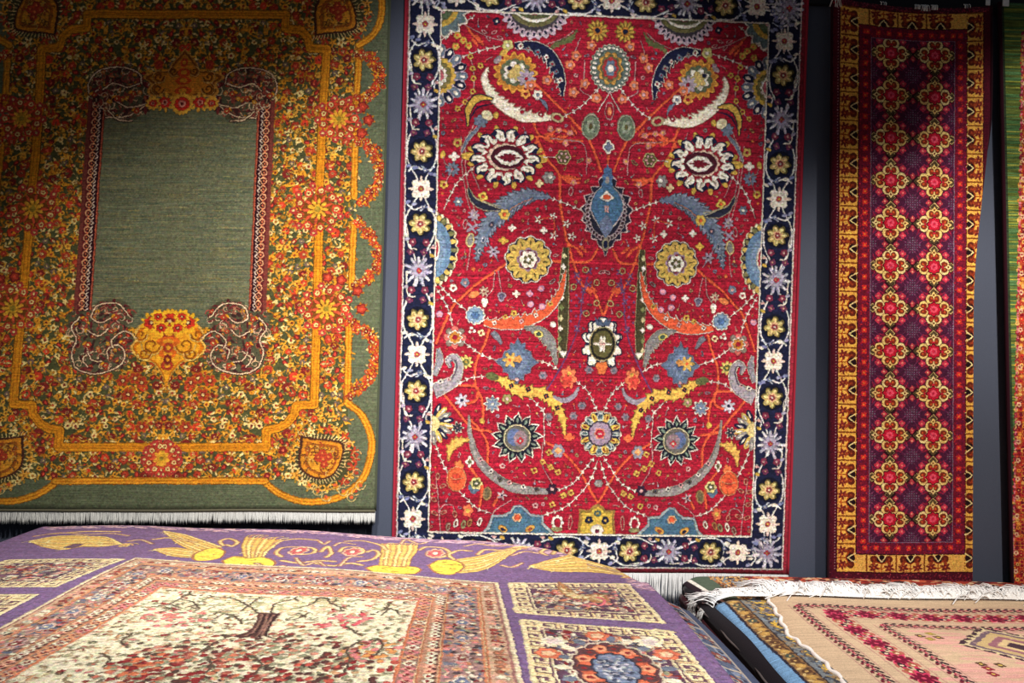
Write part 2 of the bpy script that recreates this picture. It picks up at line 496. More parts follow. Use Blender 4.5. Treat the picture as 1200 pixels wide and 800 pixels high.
    for k in range(13):
        t = 2 * math.pi * k / 13 + .1
        s_ = 1 if math.cos(t) >= 0 else -1
        pt = lambda f, d: (c[0] + 172 * f * math.cos(t + d * s_), c[1] + 140 * f * math.sin(t + d * s_))
        P = [pt(.5, -.26), pt(.84, -.24), pt(.98, -.16), pt(1.04, .02), pt(.94, .14), pt(.90, .24), pt(.76, .17), pt(.5, .22)]
        L.poly(smooth_path(P, 4), NAVY)
        P = [pt(.5, -.22), pt(.82, -.20), pt(.95, -.12), pt(1.0, .05), pt(.88, .02), pt(.80, .12), pt(.66, .15), pt(.5, .2)]
        L.poly(smooth_path(P, 4), (238, 226, 200))
        L.line([pt(.62, .0), pt(.84, -.06)], 4, (196, 170, 140))
    L.ell(c, 118, 96, 0, (238, 226, 200))
    for k in range(16):
        t = 2 * math.pi * k / 16
        L.poly([(c[0] + 84 * math.cos(t - .18), c[1] + 62 * math.sin(t - .18)), (c[0] + 122 * math.cos(t + .05), c[1] + 98 * math.sin(t + .05)), (c[0] + 84 * math.cos(t + .2), c[1] + 62 * math.sin(t + .2))], (168, 30, 44))
    L.lobes(c, 104, 80, 10, .12, (150, 26, 42)); L.lobes(c, 92, 70, 12, .1, (226, 190, 160))
    L.ell((c[0] + 14, c[1]), 84, 58, 0, (76, 22, 36))
    e = (c[0] + 18, c[1] + 2)
    L.poly([(e[0] - 74, e[1]), (e[0] - 36, e[1] - 34), (e[0] + 8, e[1] - 42), (e[0] + 46, e[1] - 26), (e[0] + 74, e[1]), (e[0] + 46, e[1] + 26), (e[0] + 8, e[1] + 42), (e[0] - 36, e[1] + 34)], (240, 228, 204))
    L.lobes(e, 44, 22, 9, .35, (120, 20, 36)); L.line([(e[0] - 56, e[1]), (e[0] + 54, e[1])], 4, (120, 20, 36))
    c = (797, 890)
    L.line([(699, 893), c], 5, CREAM); L.lobes(c, 40, 40, 6, .18, (196, 180, 110)); L.lobes(c, 33, 33, 6, .18, OLIVE)
    for k in range(6):
        L.disc((c[0] + 20 * math.cos(k * 1.047), c[1] + 20 * math.sin(k * 1.047)), 7, PINK)
    L.lobes((727, 994), 34, 34, 6, .3, GREY); L.disc((735, 990), 12, CREAM); L.lobes((681, 1026), 24, 22, 4, .5, (226, 200, 140))
    # blue serpent leaf
    L.leaf([(738, 1092), (640, 1087), (556, 1119), (490, 1177), (428, 1251), (397, 1338), (378, 1428)], (12, 50, 66, 70, 56, 42, 4), BGREY, (70, 74, 92), 3, 20, 0, 9, (140, 146, 164))
    L.leaf([(717, 1093), (632, 1104), (540, 1150), (466, 1225), (409, 1320)], (4, 16, 20, 16, 4), (84, 104, 132))
    L.line([(653, 1099), (573, 1136), (507, 1189)], 5, (220, 140, 110)); L.lobes((511, 1185), 30, 30, 6, .25, (222, 180, 70)); L.disc((511, 1185), 10, ORG)
    L.disc((449, 1238), 14, (60, 60, 84)); L.disc((449, 1238), 6, PINK)
    for c in ((409, 1316), (393, 1372)):
        L.ell(c, 10, 17, .3, (190, 190, 196)); L.ell(c, 5, 10, .3, (60, 76, 110))
    L.leaf([(326, 1058), (357, 1117), (413, 1149), (489, 1164)], (4, 26, 34, 6), (40, 42, 60), (200, 190, 150), 5)
    L.leaf([(335, 1067), (369, 1108), (429, 1132), (497, 1147)], (2, 9, 10, 2), (170, 160, 120))
    L.ell((200, 897), 13, 20, .2, GOLD); L.lobes((255, 904), 30, 24, 4, .5, CREAM); L.star((248, 968), 36, 9, BGREY, RED)
    L.bloom((208, 1045), 22, GOLD, RED); L.bloom((270, 835), 24, (200, 160, 70), RED); L.line([(200, 906), (213, 943), (248, 963), (216, 1037)], 4, PINK)
    L.lobes((281, 1128), 26, 26, 6, .3, BGREY); L.disc((281, 1128), 9, CREAM); L.bloom((403, 1099), 26, (226, 190, 70), ORG, 4)
    L.star((359, 1194), 30, 7, LAV, CREAM); L.ell((318, 1238), 12, 26, .1, PINK); L.ell((318, 1238), 7, 18, .1, RED); L.star((352, 1258), 32, 4, LAV, LAV, .9)
    c = (345, 1318); L.ell(c, 22, 36, .15, (214, 190, 120)); L.ell(c, 14, 26, .15, GREY)
    # left edge blue half oval
    c = (161, 1370)
    L.lobes(c, 128, 190, 26, .07, (240, 220, 170)); L.lobes(c, 120, 182, 24, .1, NAVY)
    for k in range(24):
        t = k * math.pi / 12
        L.ell((c[0] + 102 * math.cos(t), c[1] + 160 * math.sin(t)), 18, 13, t, (220, 176, 80) if k % 2 else (120, 116, 70))
    L.ell(c, 92, 146, 0, (92, 124, 156)); L.ell(c, 66, 108, 0, (112, 138, 166)); L.ell(c, 36, 66, 0, CREAM); L.ell(c, 27, 54, 0, (180, 30, 50))
    # yellow round rosette
    c = (636, 1408)
    L.lobes(c, 122, 122, 12, .1, CREAM, .1); L.lobes(c, 115, 115, 12, .1, NAVY, .1)
    for k in range(12):
        t = k * math.pi / 6 + .1
        L.lobes((c[0] + 86 * math.cos(t), c[1] + 86 * math.sin(t)), 28, 28, 3, .2, (206, 168, 72), t)
        L.line([(c[0] + 70 * math.cos(t), c[1] + 70 * math.sin(t)), (c[0] + 96 * math.cos(t), c[1] + 96 * math.sin(t))], 4, OLIVE)
    L.lobes(c, 76, 76, 12, .1, (198, 160, 66)); L.lobes(c, 60, 60, 8, .2, (150, 120, 140)); L.lobes(c, 50, 50, 8, .15, (126, 34, 54)); L.lobes(c, 46, 46, 6, .16, CREAM)
    L.lobes(c, 28, 26, 5, .45, OLIVE); L.lobes(c, 14, 14, 4, .3, CREAM)
    for c in ((551, 1252), (709, 1260), (581, 1581)):
        L.lobes(c, 22, 20, 4, .55, CREAM)
    for c in ((682, 1205), (754, 1190), (761, 1284), (851, 1286), (823, 1222)):
        L.star(c, 22, 5, CREAM, RED)
    L.line([(682, 1205), (754, 1199), (761, 1276)], 6, ORG); L.lobes((510, 1317), 26, 22, 4, .5, (222, 170, 60)); L.star((461, 1374), 32, 6, LAV, NAVY)
    L.line([(434, 1328), (461, 1379), (488, 1421)], 5, LAV); L.ell((840, 1059), 12, 24, .1, PINK); L.ell((840, 1059), 7, 16, .1, RED)
    # olive sword
    L.leaf([(822, 1342), (819, 1514), (821, 1730), (821, 1898)], (22, 44, 48, 30), (70, 64, 38), (196, 180, 120), 4)
    for k in range(10):
        c = ((815, 1386)[0] - k * 1.2, (815, 1386)[1] + k * 52)
        L.lobes(c, 13, 17, 4, .4, ((200, 190, 130), CREAM, (120, 126, 70))[k % 3])
    L.poly([(799, 1864), (846, 1863), (825, 1902)], CREAM)
    for k in range(8):
        L.disc(((858, 1556)[0] + (k % 2) * 26, (858, 1556)[1] + k * 26), 7, (120, 70, 110))
    L.line([(934, 1490), (911, 1598), (905, 1693), (874, 1815), (810, 1955), (744, 2065)], 7, (98, 54, 96))
    for k, c in enumerate(((919, 1555), (907, 1607), (892, 1512), (943, 1524), (917, 1667), (890, 1750), (882, 1478), (942, 1459))):
        L.star(c, 20, 4, (104, 58, 100), LAV, .78)
    for c in ((985, 1618), (935, 1671), (982, 1514), (924, 1451), (867, 1539)):
        L.disc(c, 17, (190, 170, 100)); L.disc(c, 11, RED); L.disc(c, 5, ORG)
    # axis: blue tear palmette
    c = (1023, 1148)
    P = lambda f, g, k=0: [(c[0] + f * a, c[1] + g * b) for a, b in ((0, -1.0), (.10, -.78), (.34, -.66), (.30, -.52), (.62, -.5), (.56, -.36), (.88, -.30), (.78, -.14), (1.0, -.02), (.84, .10), (.94, .24), (.74, .32), (.80, .46), (.56, .5), (.56, .64), (.34, .66), (.26, .8), (.10, .84), (0, 1.02), (-.10, .84), (-.26, .8), (-.34, .66), (-.56, .64), (-.56, .5), (-.80, .46), (-.74, .32), (-.94, .24), (-.84, .1), (-1, -.02), (-.78, -.14), (-.88, -.3), (-.56, -.36), (-.62, -.5), (-.3, -.52), (-.34, -.66), (-.1, -.78))]
    L.poly(P(138, 232), (226, 190, 180)); L.poly(P(128, 222), (34, 34, 50))
    for k in range(15):
        t = -.75 + k * .165
        q = (c[0] - 98 * math.cos(t), c[1] + 130 * math.sin(t) + 14)
        L.ell(q, 16, 12, t, (170, 150, 150)); L.ell(q, 8, 6, t, (60, 30, 40))
    T = lambda f, g, dy=0: [(c[0] + f * a, c[1] + dy + g * b) for a, b in ((0, -1), (.3, -.72), (.7, -.5), (.95, -.2), (1, .05), (.8, .35), (.5, .6), (.25, .8), (.1, .95), (0, 1.1), (-.1, .95), (-.25, .8), (-.5, .6), (-.8, .35), (-1, .05), (-.95, -.2), (-.7, -.5), (-.3, -.72))]
    L.poly(T(88, 150, -14), (190, 176, 170)); L.poly(T(80, 142, -16), (66, 106, 138)); L.poly(T(34, 60, 80), (100, 112, 140))
    L.lobes((c[0], c[1] - 172), 28, 46, 5, .3, (78, 104, 134), 1.57); L.poly([(c[0] - 30, c[1] - 120), (c[0], c[1] - 230), (c[0] + 30, c[1] - 120)], (66, 100, 138)); L.ell((c[0], c[1] - 150), 9, 18, 0, GREY); L.ell((c[0], c[1] + 172), 16, 34, 0, (150, 140, 110)); L.ell((c[0], c[1] + 172), 8, 20, 0, NAVY)
    L.poly([(c[0] - 38, c[1] - 62), (c[0], c[1] - 100), (c[0] + 38, c[1] - 62), (c[0], c[1] - 40)], CREAM); L.ell((c[0], c[1] - 66), 18, 13, 0, ORG)
    L.rect(c[0] - 9, c[1] - 24, c[0] - 3, c[1] + 12, PINK); L.rect(c[0] + 3, c[1] - 24, c[0] + 9, c[1] + 12, PINK)
    # orange sickle with its light blue flower
    L.leaf([(420, 1731), (522, 1737), (628, 1722), (733, 1663), (799, 1575), (826, 1454)], (24, 50, 54, 44, 30, 6), (224, 82, 44), CREAM, 5, 13, -1, 10)
    for k, c in enumerate(((475, 1730), (529, 1698), (611, 1718), (682, 1686), (753, 1628))):
        L.bloom(c, 14, (CREAM, GOLD, PINK)[k % 3], RED, 4)
    c = (380, 1694)
    L.lobes(c, 52, 50, 11, .14, CREAM); L.lobes(c, 44, 42, 11, .16, (118, 146, 172)); L.lobes(c, 22, 20, 6, .3, (70, 104, 150))
    L.lobes((425, 1628), 18, 28, 3, .3, CREAM, 1.57); L.lobes((509, 1596), 24, 26, 3, .3, LAV, 1.57); L.lobes((509, 1596), 14, 16, 3, .3, (90, 84, 110), 1.57)
    L.star((420, 1573), 26, 7, (190, 160, 130), RED); L.ell((369, 1591), 28, 16, -.4, (228, 120, 60)); L.bloom((325, 1532), 24, BGREY, PINK); L.bloom((267, 1560), 20, CREAM, RED)
    for c in ((649, 1579), (655, 1631), (704, 1552), (711, 1642), (203, 1694)):
        L.disc(c, 17, (190, 130, 160)); L.disc(c, 9, (240, 150, 150))
    L.bloom((571, 1680), 18, GOLD, RED); L.disc((769, 1731), 15, CREAM)
    L.bloom((365, 1771), 20, CREAM, RED, 3); L.bloom((412, 1783), 20, (230, 200, 140), RED, 4)
    # olive and pink rosette
    c = (282, 1808)
    for k in range(8):
        t = k * .785
        L.disc((c[0] + 42 * math.cos(t), c[1] + 42 * math.sin(t)), 16, (126, 110, 96) if k % 2 else (212, 96, 84))
    L.lobes(c, 40, 38, 8, .25, CREAM); L.lobes(c, 32, 30, 8, .25, (196, 120, 40)); L.disc(c, 13, RED)
    c = (340, 1931); L.star(c, 36, 8, (214, 190, 90), (80, 110, 60)); L.disc(c, 16, (90, 100, 60)); L.disc(c, 8, GOLD)
    # grey scroll
    L.leaf([(264, 1963), (251, 1925), (280, 1907), (306, 1949), (291, 2019), (241, 2054), (183, 2081)], (6, 22, 26, 34, 44, 60, 70), (150, 140, 146), CREAM, 5)
    L.line([(269, 1959), (264, 1929), (285, 1924), (294, 1958), (274, 2015)], 5, (90, 80, 100)); L.bloom((216, 2033), 16, CREAM, NAVY, 4); L.bloom((257, 2019), 12, PINK, NAVY, 4)
    L.leaf([(199, 1866), (209, 1926), (185, 2004)], (12, 34, 20), (140, 134, 140), CREAM, 4)
    # blue grey diamond
    c = (595, 1925)
    D = lambda f: [(c[0] + f * 104 * a, c[1] + f * 120 * b) for a, b in ((0, -1), (.16, -.72), (.36, -.78), (.36, -.52), (.62, -.44), (.66, -.22), (1, 0), (.66, .2), (.62, .42), (.36, .5), (.34, .74), (.14, .7), (0, 1), (-.14, .7), (-.36, .72), (-.38, .48), (-.62, .42), (-.68, .2), (-1, 0), (-.68, -.2), (-.6, -.42), (-.36, -.5), (-.34, -.76), (-.14, -.7))]
    L.poly(D(1.06), (140, 140, 160)); L.poly(D(1), (84, 100, 126)); L.poly(D(.6), (104, 120, 146)); L.poly(D(.32), (70, 84, 116))
    L.star((c[0] - 36, c[1] - 10), 40, 6, (210, 160, 70), ORG); L.lobes((c[0] + 4, c[1] - 14), 22, 20, 5, .3, (200, 130, 60)); L.disc((c[0], c[1] + 88), 9, PINK)
    L.leaf([(624, 1748), (706, 1767), (763, 1826), (792, 1938)], (8, 46, 44, 8), (128, 124, 120), (200, 190, 160), 4, 9, 1, 8)
    L.ell((698, 1780), 24, 17, .4, (210, 190, 90)); L.ell((698, 1780), 12, 9, .4, (60, 80, 70)); L.leaf([(467, 1777), (489, 1798), (516, 1837)], (24, 26, 8), (110, 110, 120), LAV, 3)
    # gold serpent leaf
    L.leaf([(448, 1998), (529, 2022), (607, 2072), (719, 2078), (789, 2133), (830, 2206), (845, 2301)], (12, 36, 46, 46, 42, 32, 6), (222, 172, 66), (110, 70, 36), 3, 15, 0, 8)
    L.ell((473, 2001), 34, 20, .2, (88, 92, 50))
    for c in ((568, 2047), (654, 2062), (745, 2095), (803, 2154)):
        L.bloom(c, 13, NAVY, ORG, 4)
    c = (854, 1997)
    L.lobes(c, 44, 62, 7, .35, (232, 112, 66), -1.57); L.lobes((c[0] - 8, c[1] + 16), 30, 38, 5, .4, (206, 60, 46), -1.57); L.disc((c[0] + 4, c[1] - 20), 10, GOLD)
    L.star((477, 2140), 44, 8, CREAM, BGREY); L.star((477, 2140), 34, 8, (110, 124, 146), CREAM); L.star((324, 2126), 36, 7, (190, 180, 190), NAVY); L.bloom((549, 2112), 26, (150, 140, 80), PINK); L.disc((428, 2227), 15, GOLD)
    L.leaf([(779, 2094), (831, 2115), (882, 2092), (907, 2044)], (6, 22, 20, 4), (140, 130, 140), LAV, 3)
    for c in ((761, 2199), (885, 2192), (725, 1991), (956, 1956), (927, 2139)):
        L.lobes(c, 22, 22, 6, .25, (140, 110, 120)); L.disc(c, 9, (90, 100, 110))
    # axis: olive oval in cream lobes
    c = (1013, 1824)
    for k in range(10):
        t = k * math.pi / 5 + math.pi / 10
        q = (c[0] + 70 * math.cos(t), c[1] + 102 * math.sin(t))
        L.lobes(q, 34, 38, 3, .35, NAVY, t); L.lobes((c[0] + 74 * math.cos(t), c[1] + 106 * math.sin(t)), 24, 28, 3, .4, CREAM, t)
    L.poly([(c[0] - 36, c[1] - 138), (c[0], c[1] - 100), (c[0] + 36, c[1] - 138), (c[0] + 26, c[1] - 92), (c[0] - 26, c[1] - 92)], (70, 84, 108))
    L.ell(c, 60, 86, 0, (190, 170, 110)); L.ell(c, 54, 80, 0, (36, 34, 30)); L.ell(c, 44, 68, 0, (92, 84, 44)); L.star(c, 40, 4, CREAM, PINK, 0, .22); L.lobes((c[0], c[1] + 118), 24, 36, 3, .3, (226, 110, 50), 1.57)
    # black sunflower
    c = (605, 2310)
    for w, col in ((1.0, (240, 226, 200)), (.9, (22, 24, 40))):
        for k in range(13):
            t = 2 * math.pi * k / 13 - 1.57
            R0 = 126 * w
            L.poly([(c[0] + 76 * math.cos(t - .30 * w), c[1] + 76 * math.sin(t - .30 * w)), (c[0] + 104 * w * math.cos(t - .2), c[1] + 104 * w * math.sin(t - .2)), (c[0] + (R0 + 8) * math.cos(t + .03), c[1] + (R0 + 8) * math.sin(t + .03)), (c[0] + 100 * w * math.cos(t + .2), c[1] + 100 * w * math.sin(t + .2)), (c[0] + 76 * math.cos(t + .3 * w), c[1] + 76 * math.sin(t + .3 * w))], col)
        L.disc(c, 88 * w, col)
    for k in range(13):
        t = 2 * math.pi * k / 13 - 1.57
        L.ell((c[0] + 90 * math.cos(t), c[1] + 90 * math.sin(t)), 15, 7, t, (120, 140, 120))
    L.disc(c, 70, (200, 186, 140)); L.disc(c, 62, (96, 92, 84)); L.ell((c[0] - 14, c[1] - 4), 36, 44, 0, (84, 100, 140)); L.ell((c[0] + 16, c[1] + 4), 34, 40, 0, (136, 110, 116)); L.lobes((c[0] + 16, c[1] + 14), 18, 18, 4, .3, (190, 40, 50)); L.disc((c[0] + 16, c[1] + 14), 6, CREAM)
    # grey sickle
    L.leaf([(360, 2198), (371, 2302), (407, 2410), (491, 2504), (612, 2567), (780, 2581)], (4, 18, 34, 42, 44, 22), (140, 134, 128), (196, 180, 160), 3, 0)
    L.leaf([(380, 2323), (425, 2422), (499, 2495), (612, 2554)], (2, 10, 12, 4), (110, 104, 100))
    for k, c in enumerate(((425, 2422), (478, 2482), (526, 2520), (573, 2537), (642, 2558), (711, 2569))):
        L.bloom(c, 14, (PINK, CREAM, (80, 70, 60))[k % 3], NAVY, 4)
    c = (788, 2568); L.lobes(c, 30, 30, 6, .3, (48, 26, 46)); L.disc(c, 10, PINK)
    # axis: lower rosette
    c = (1026, 2280)
    L.lobes(c, 106, 118, 16, .1, (226, 210, 170)); L.lobes(c, 100, 112, 16, .1, NAVY)
    for k in range(16):
        t = k * math.pi / 8
        L.ell((c[0] + 78 * math.cos(t), c[1] + 86 * math.sin(t)), 24, 12, t, (220, 176, 70) if k % 2 else (176, 180, 170)); L.ell((c[0] + 80 * math.cos(t), c[1] + 88 * math.sin(t)), 13, 4, t, (150, 60, 30) if k % 2 else (60, 90, 100))
    L.lobes(c, 60, 66, 14, .08, (60, 50, 70)); L.lobes(c, 54, 60, 14, .1, (150, 126, 144)); L.lobes(c, 24, 28, 6, .2, (236, 130, 100)); L.lobes(c, 17, 20, 4, .2, (196, 24, 50)); L.disc(c, 6, PINK)
    # left edge fan
    c = (179, 2245)
    for k in range(9):
        t = -1.2 + k * .33
        L.ell((c[0] + 70 * math.cos(t), c[1] + 70 * math.sin(t)), 40, 15, t, (NAVY, (214, 176, 80), GREY)[k % 3]); L.ell((c[0] + 80 * math.cos(t), c[1] + 80 * math.sin(t)), 18, 5, t, CREAM)
    L.disc(c, 40, (214, 190, 120))
    L.star((306, 2264), 32, 7, (210, 200, 170), NAVY); L.star((306, 2264), 24, 7, (44, 44, 56), PINK)
    L.leaf([(264, 2438), (275, 2369), (312, 2333), (367, 2324)], (4, 34, 36, 6), (224, 168, 72), (150, 90, 40), 2, 7, 0, 7)
    L.lobes((370, 2436), 22, 30, 4, .4, CREAM); L.lobes((370, 2436), 10, 15, 4, .4, OLIVE)
    # pomegranate
    c = (308, 2524)
    L.lobes((c[0] + 10, c[1] - 66), 26, 34, 5, .3, (230, 110, 56)); L.ell(c, 50, 64, 0, (240, 150, 90)); L.ell(c, 45, 59, 0, (226, 86, 44)); L.lobes(c, 22, 28, 5, .2, (206, 60, 40)); L.line([(c[0] - 34, c[1] - 8), (c[0] - 6, c[1] + 2), (c[0] + 34, c[1] - 6)], 4, (250, 170, 110))
    c = (407, 2544); L.lobes((c[0] - 10, c[1] + 22), 30, 34, 4, .2, (84, 104, 126)); L.lobes(c, 34, 34, 6, .25, (214, 196, 120)); L.lobes(c, 20, 20, 5, .3, (80, 84, 50)); L.disc(c, 8, CREAM)
    c = (463, 2595); L.ell(c, 22, 36, .1, (160, 120, 70)); L.ell(c, 15, 28, .1, (104, 90, 60))
    for c, a in (((195, 2565), .5), ((241, 2560), -.5), ((196, 2630), .5), ((249, 2695), -.4), ((202, 2700), .5), ((215, 2513), 1.5), ((304, 2703), 1.4)):
        L.ell(c, 19, 11, a, (206, 130, 100)); L.ell(c, 11, 6, a, (150, 40, 40))
    c = (368, 2684); L.lobes(c, 28, 36, 5, .3, (226, 100, 60)); L.disc(c, 11, GOLD)
    for c, q in (((272, 2768), (150, 120, 100)), ((310, 2750), CREAM), ((348, 2754), (150, 140, 90)), ((429, 2740), CREAM), ((378, 2745), (170, 110, 60))):
        L.ell(c, 12, 24, .25, q); L.ell(c, 5, 12, .25, (120, 50, 40))
    for c in ((737, 2429), (777, 2455), (816, 2480), (696, 2474), (845, 2598), (884, 2584), (791, 2647), (766, 2381)):
        L.bloom(c, 18, (208, 160, 66), RED, 4); 
    L.line([(737, 2429), (820, 2480)], 4, GOLD); L.line([(824, 2602), (888, 2584)], 4, GOLD); L.star((536, 2603), 26, 5, (190, 160, 160), NAVY)
    c = (813, 2371); L.lobes(c, 34, 38, 6, .25, (140, 130, 140)); L.lobes(c, 18, 18, 4, .3, (226, 150, 90)); L.lobes((867, 2301), 30, 22, 4, .4, (230, 96, 50)); L.lobes((1025, 2533), 20, 20, 6, .25, GREY)
    c = (819, 2738); L.lobes(c, 32, 40, 8, .2, CREAM); L.ell(c, 17, 24, 0, RED); L.ell((c[0], c[1] + 34), 30, 12, 0, (140, 130, 80)); L.ell((884, 2737), 11, 40, .05, (206, 130, 110)); L.ell((884, 2737), 5, 30, .05, RED)
    # lower edge: blue stepped bracket and gold dome
    L.poly([(430, 2801), (464, 2770), (488, 2704), (547, 2699), (581, 2681), (598, 2654), (632, 2649), (667, 2675), (684, 2696), (749, 2700), (750, 2739), (808, 2795)], (150, 160, 160))
    L.poly([(452, 2800), (481, 2774), (497, 2717), (556, 2712), (590, 2689), (606, 2663), (632, 2662), (659, 2688), (685, 2710), (737, 2713), (737, 2748), (786, 2795)], (66, 104, 128))
    c = (616, 2715); L.lobes(c, 26, 24, 6, .2, (236, 180, 130)); L.lobes(c, 17, 16, 6, .2, ORG); L.ell((545, 2773), 26, 16, .5, (214, 150, 60)); L.ell((682, 2771), 26, 16, -.5, (214, 150, 60)); L.ell((545, 2777), 12, 7, .5, NAVY); L.ell((682, 2775), 12, 7, -.5, (150, 60, 40))
    L.poly([(920, 2793), (930, 2706), (925, 2666), (977, 2670), (994, 2648), (1024, 2638), (1028, 2792)], (150, 110, 50)); L.poly([(933, 2793), (943, 2710), (938, 2679), (982, 2683), (998, 2661), (1028, 2651), (1032, 2792)], (206, 166, 54))
    L.bloom((978, 2722), 20, NAVY, GOLD); L.bloom((1025, 2687), 15, (60, 90, 90), GOLD); L.lobes((1023, 2774), 34, 30, 5, .3, CREAM); L.disc((1023, 2779), 9, MAR)
    # small fillers wherever the ground is still bare
    rg = random.Random(9)
    k = L.k
    tries = placed = 0
    while tries < 6000 and placed < 520:
        tries += 1
        x, y = rg.uniform(x0 + 14, AX - 8), rg.uniform(y0 + 14, y1 - 14)
        w = rg.choice([9, 12, 15, 20])
        a, b, c_, d = int((y - w - 6) * k), int((y + w + 6) * k), int((x - w - 6) * k), int((x + w + 6) * k)
        if np.abs(L.a[max(a, 0):b, max(c_, 0):d] - ground[max(a, 0):b, max(c_, 0):d]).max() > 1:
            continue
        placed += 1
        q = rg.random(); t = rg.random() * 6.28
        col = rg.choice([PINK, (206, 160, 80), GREY, (196, 120, 90), BGREY, (150, 130, 80), LAV, ORG])
        if q < .4: L.bloom((x, y), w * .75, col, RED if col != ORG else GOLD, 5, t)
        elif q < .7:
            L.ell((x, y), w, w * .45, t, col); L.ell((x, y), w * .6, w * .22, t, (130, 30, 46))
        else:
            L.line([(x - w * math.cos(t), y - w * math.sin(t)), (x + w * .3 * math.cos(t + .5), y + w * .3 * math.sin(t + .5)), (x + w * math.cos(t), y + w * math.sin(t))], 4, PINK); L.disc((x + w * math.cos(t), y + w * math.sin(t)), 6, col)
    # ---------------- navy border
    L.clip = None; L.mirror = None
    a0, a1, b0, b1 = 18, 1980, 24, 2964
    frame = np.ones(L.a.shape[:2], bool)
    k = L.k
    frame[int(y0 * k):int(y1 * k), int(x0 * k):int(x1 * k)] = False
    tint = L.a[:, :, :1] * 0 + np.random.default_rng(5).normal(1, .10, (L.H, 1, 1))
    L.a[frame] = (np.array(NAVY) * tint * np.ones_like(L.a))[frame]
    out = np.ones(L.a.shape[:2], bool)
    out[int(b0 * k):int(b1 * k), int(a0 * k):int(a1 * k)] = False
    L.a[out] = (164, 34, 52)
    W = x0 - a0
    def unit(mid, t, kind):                     # one flower of the border; mid is across, t along
        if kind == 'y':
            L.disc(mid, 64, (16, 18, 38)); f = rg.uniform(0, 3); L.lobes(mid, 58, 56, 7, .34, (104, 92, 44), f); L.lobes((mid[0] - 3, mid[1] + 3), 52, 51, 7, .36, (200, 170, 92), f); [L.ell((mid[0] + 34 * math.cos(f + q * .9), mid[1] + 34 * math.sin(f + q * .9)), 13, 8, f + q * .9, (234, 210, 130)) for q in range(7)]; L.lobes(mid, 25, 25, 6, .2, (226, 170, 120), f); L.lobes(mid, 15, 15, 5, .2, (160, 44, 56), f); L.disc(mid, 6, CREAM)
        elif kind == 'w':
            for q in range(4):
                e = q * 1.571 + .785
                L.lobes((mid[0] + 30 * math.cos(e), mid[1] + 30 * math.sin(e)), 27, 27, 3, .25, CREAM, e)
                L.ell((mid[0] + 42 * math.cos(e + .785), mid[1] + 42 * math.sin(e + .785)), 22, 8, e + .785, (230, 200, 180))
            L.disc(mid, 14, (190, 60, 70)); L.disc(mid, 6, GOLD)
        else:
            [L.line([mid, (mid[0] + rg.uniform(52, 78) * math.cos(q * .571 + .1), mid[1] + rg.uniform(52, 78) * math.sin(q * .571 + .1))], 15, rg.choice([(200, 196, 206), (176, 172, 188), (220, 214, 214)])) for q in range(11)]; [L.line([mid, (mid[0] + 50 * math.cos(q * .571 + .38), mid[1] + 50 * math.sin(q * .571 + .38))], 8, (120, 114, 140)) for q in range(11)]; L.star(mid, 40, 9, (160, 150, 170), (206, 110, 70), 0, .3); L.lobes(mid, 15, 15, 4, .3, (186, 50, 64)); L.disc(mid, 5, GOLD)
    def band(p, d, n, seq, wide, s=1):
        """p start, d along, n across (unit), seq of (distance, kind)"""
        at = lambda t, w: (p[0] + d[0] * t + n[0] * w, p[1] + d[1] * t + n[1] * w)
        up, dn = [], []
        for (t0, k0), (t1, k1) in zip(seq[:-1], seq[1:]):
            e0 = .46 if k0 == 'y' else .10
            e1 = .46 if k1 == 'y' else .10
            for q in (0, .25, .5, .75):
                e = e0 + (e1 - e0) * (.5 - .5 * math.cos(math.pi * min(1, max(0, (q - .12) / .76))))
                t = t0 + (t1 - t0) * q
                up.append(at(t, wide * e)); dn.append(at(t, -wide * e))
        for P in (up, dn):
            if len(P) > 2: L.line(P, 9, (232, 226, 214))
        for (t0, k0), (t1, k1) in zip(seq[:-1], seq[1:]):
            m = (t0 + t1) / 2; h = (t1 - t0) / 2
            if 'w' in (k0, k1):
                sg = 1 if k0 == 'w' else -1
                L.line([at(m - sg * 6, -wide * .40), at(m + sg * 16, -wide * .22), at(m + sg * 4, wide * .02)], 10, (226, 222, 214))
                L.line([at(m + sg * 18, wide * .40), at(m + sg * 2, wide * .20), at(m + sg * 20, wide * .0)], 8, (190, 196, 214))
                for w in (-.4, .42, -.2, .3):
                    L.ell(at(m + w * 50, wide * w), 15, 9, w, rg.choice([(150, 150, 180), (120, 126, 170), CREAM]))
                L.bloom(at(m, wide * .12), 13, (110, 120, 160), CREAM, 4)
            else:
                for w in (-.22, .2):
                    L.bloom(at(m - 26, wide * w), 20, (126, 40, 66), PINK, 5); L.bloom(at(m + 24, wide * (w - .06)), 19, (112, 44, 80), (190, 130, 110), 4)
                L.line([at(m - h * .95, -wide * .40), at(m - 4, -wide * .34), at(m + 10, -wide * .1)], 8, CREAM)
                L.line([at(m - h * .1, wide * .44), at(m + 8, wide * .34), at(m + h * .4, wide * .36)], 8, (226, 222, 214))
                L.ell(at(m + 40, wide * .4), 14, 9, .4, GOLD); L.ell(at(m - 40, -wide * .4), 14, 9, -.4, (170, 160, 180)); L.ell(at(m, wide * .42), 12, 8, 0, PINK)
        for t, kd in seq:
            unit(at(t, 0), t, kd)
    vy = [(55, 'l'), (256, 'w'), (432, 'y'), (651, 'l'), (884, 'y'), (1070, 'w'), (1245, 'y'), (1478, 'l'), (1723, 'y'), (1898, 'w'), (2083, 'y'), (2316, 'l'), (2545, 'y'), (2732, 'w'), (2906, 'l')]
    band((x0 / 2 + a0 / 2, 0), (0, 1), (1, 0), vy, W)
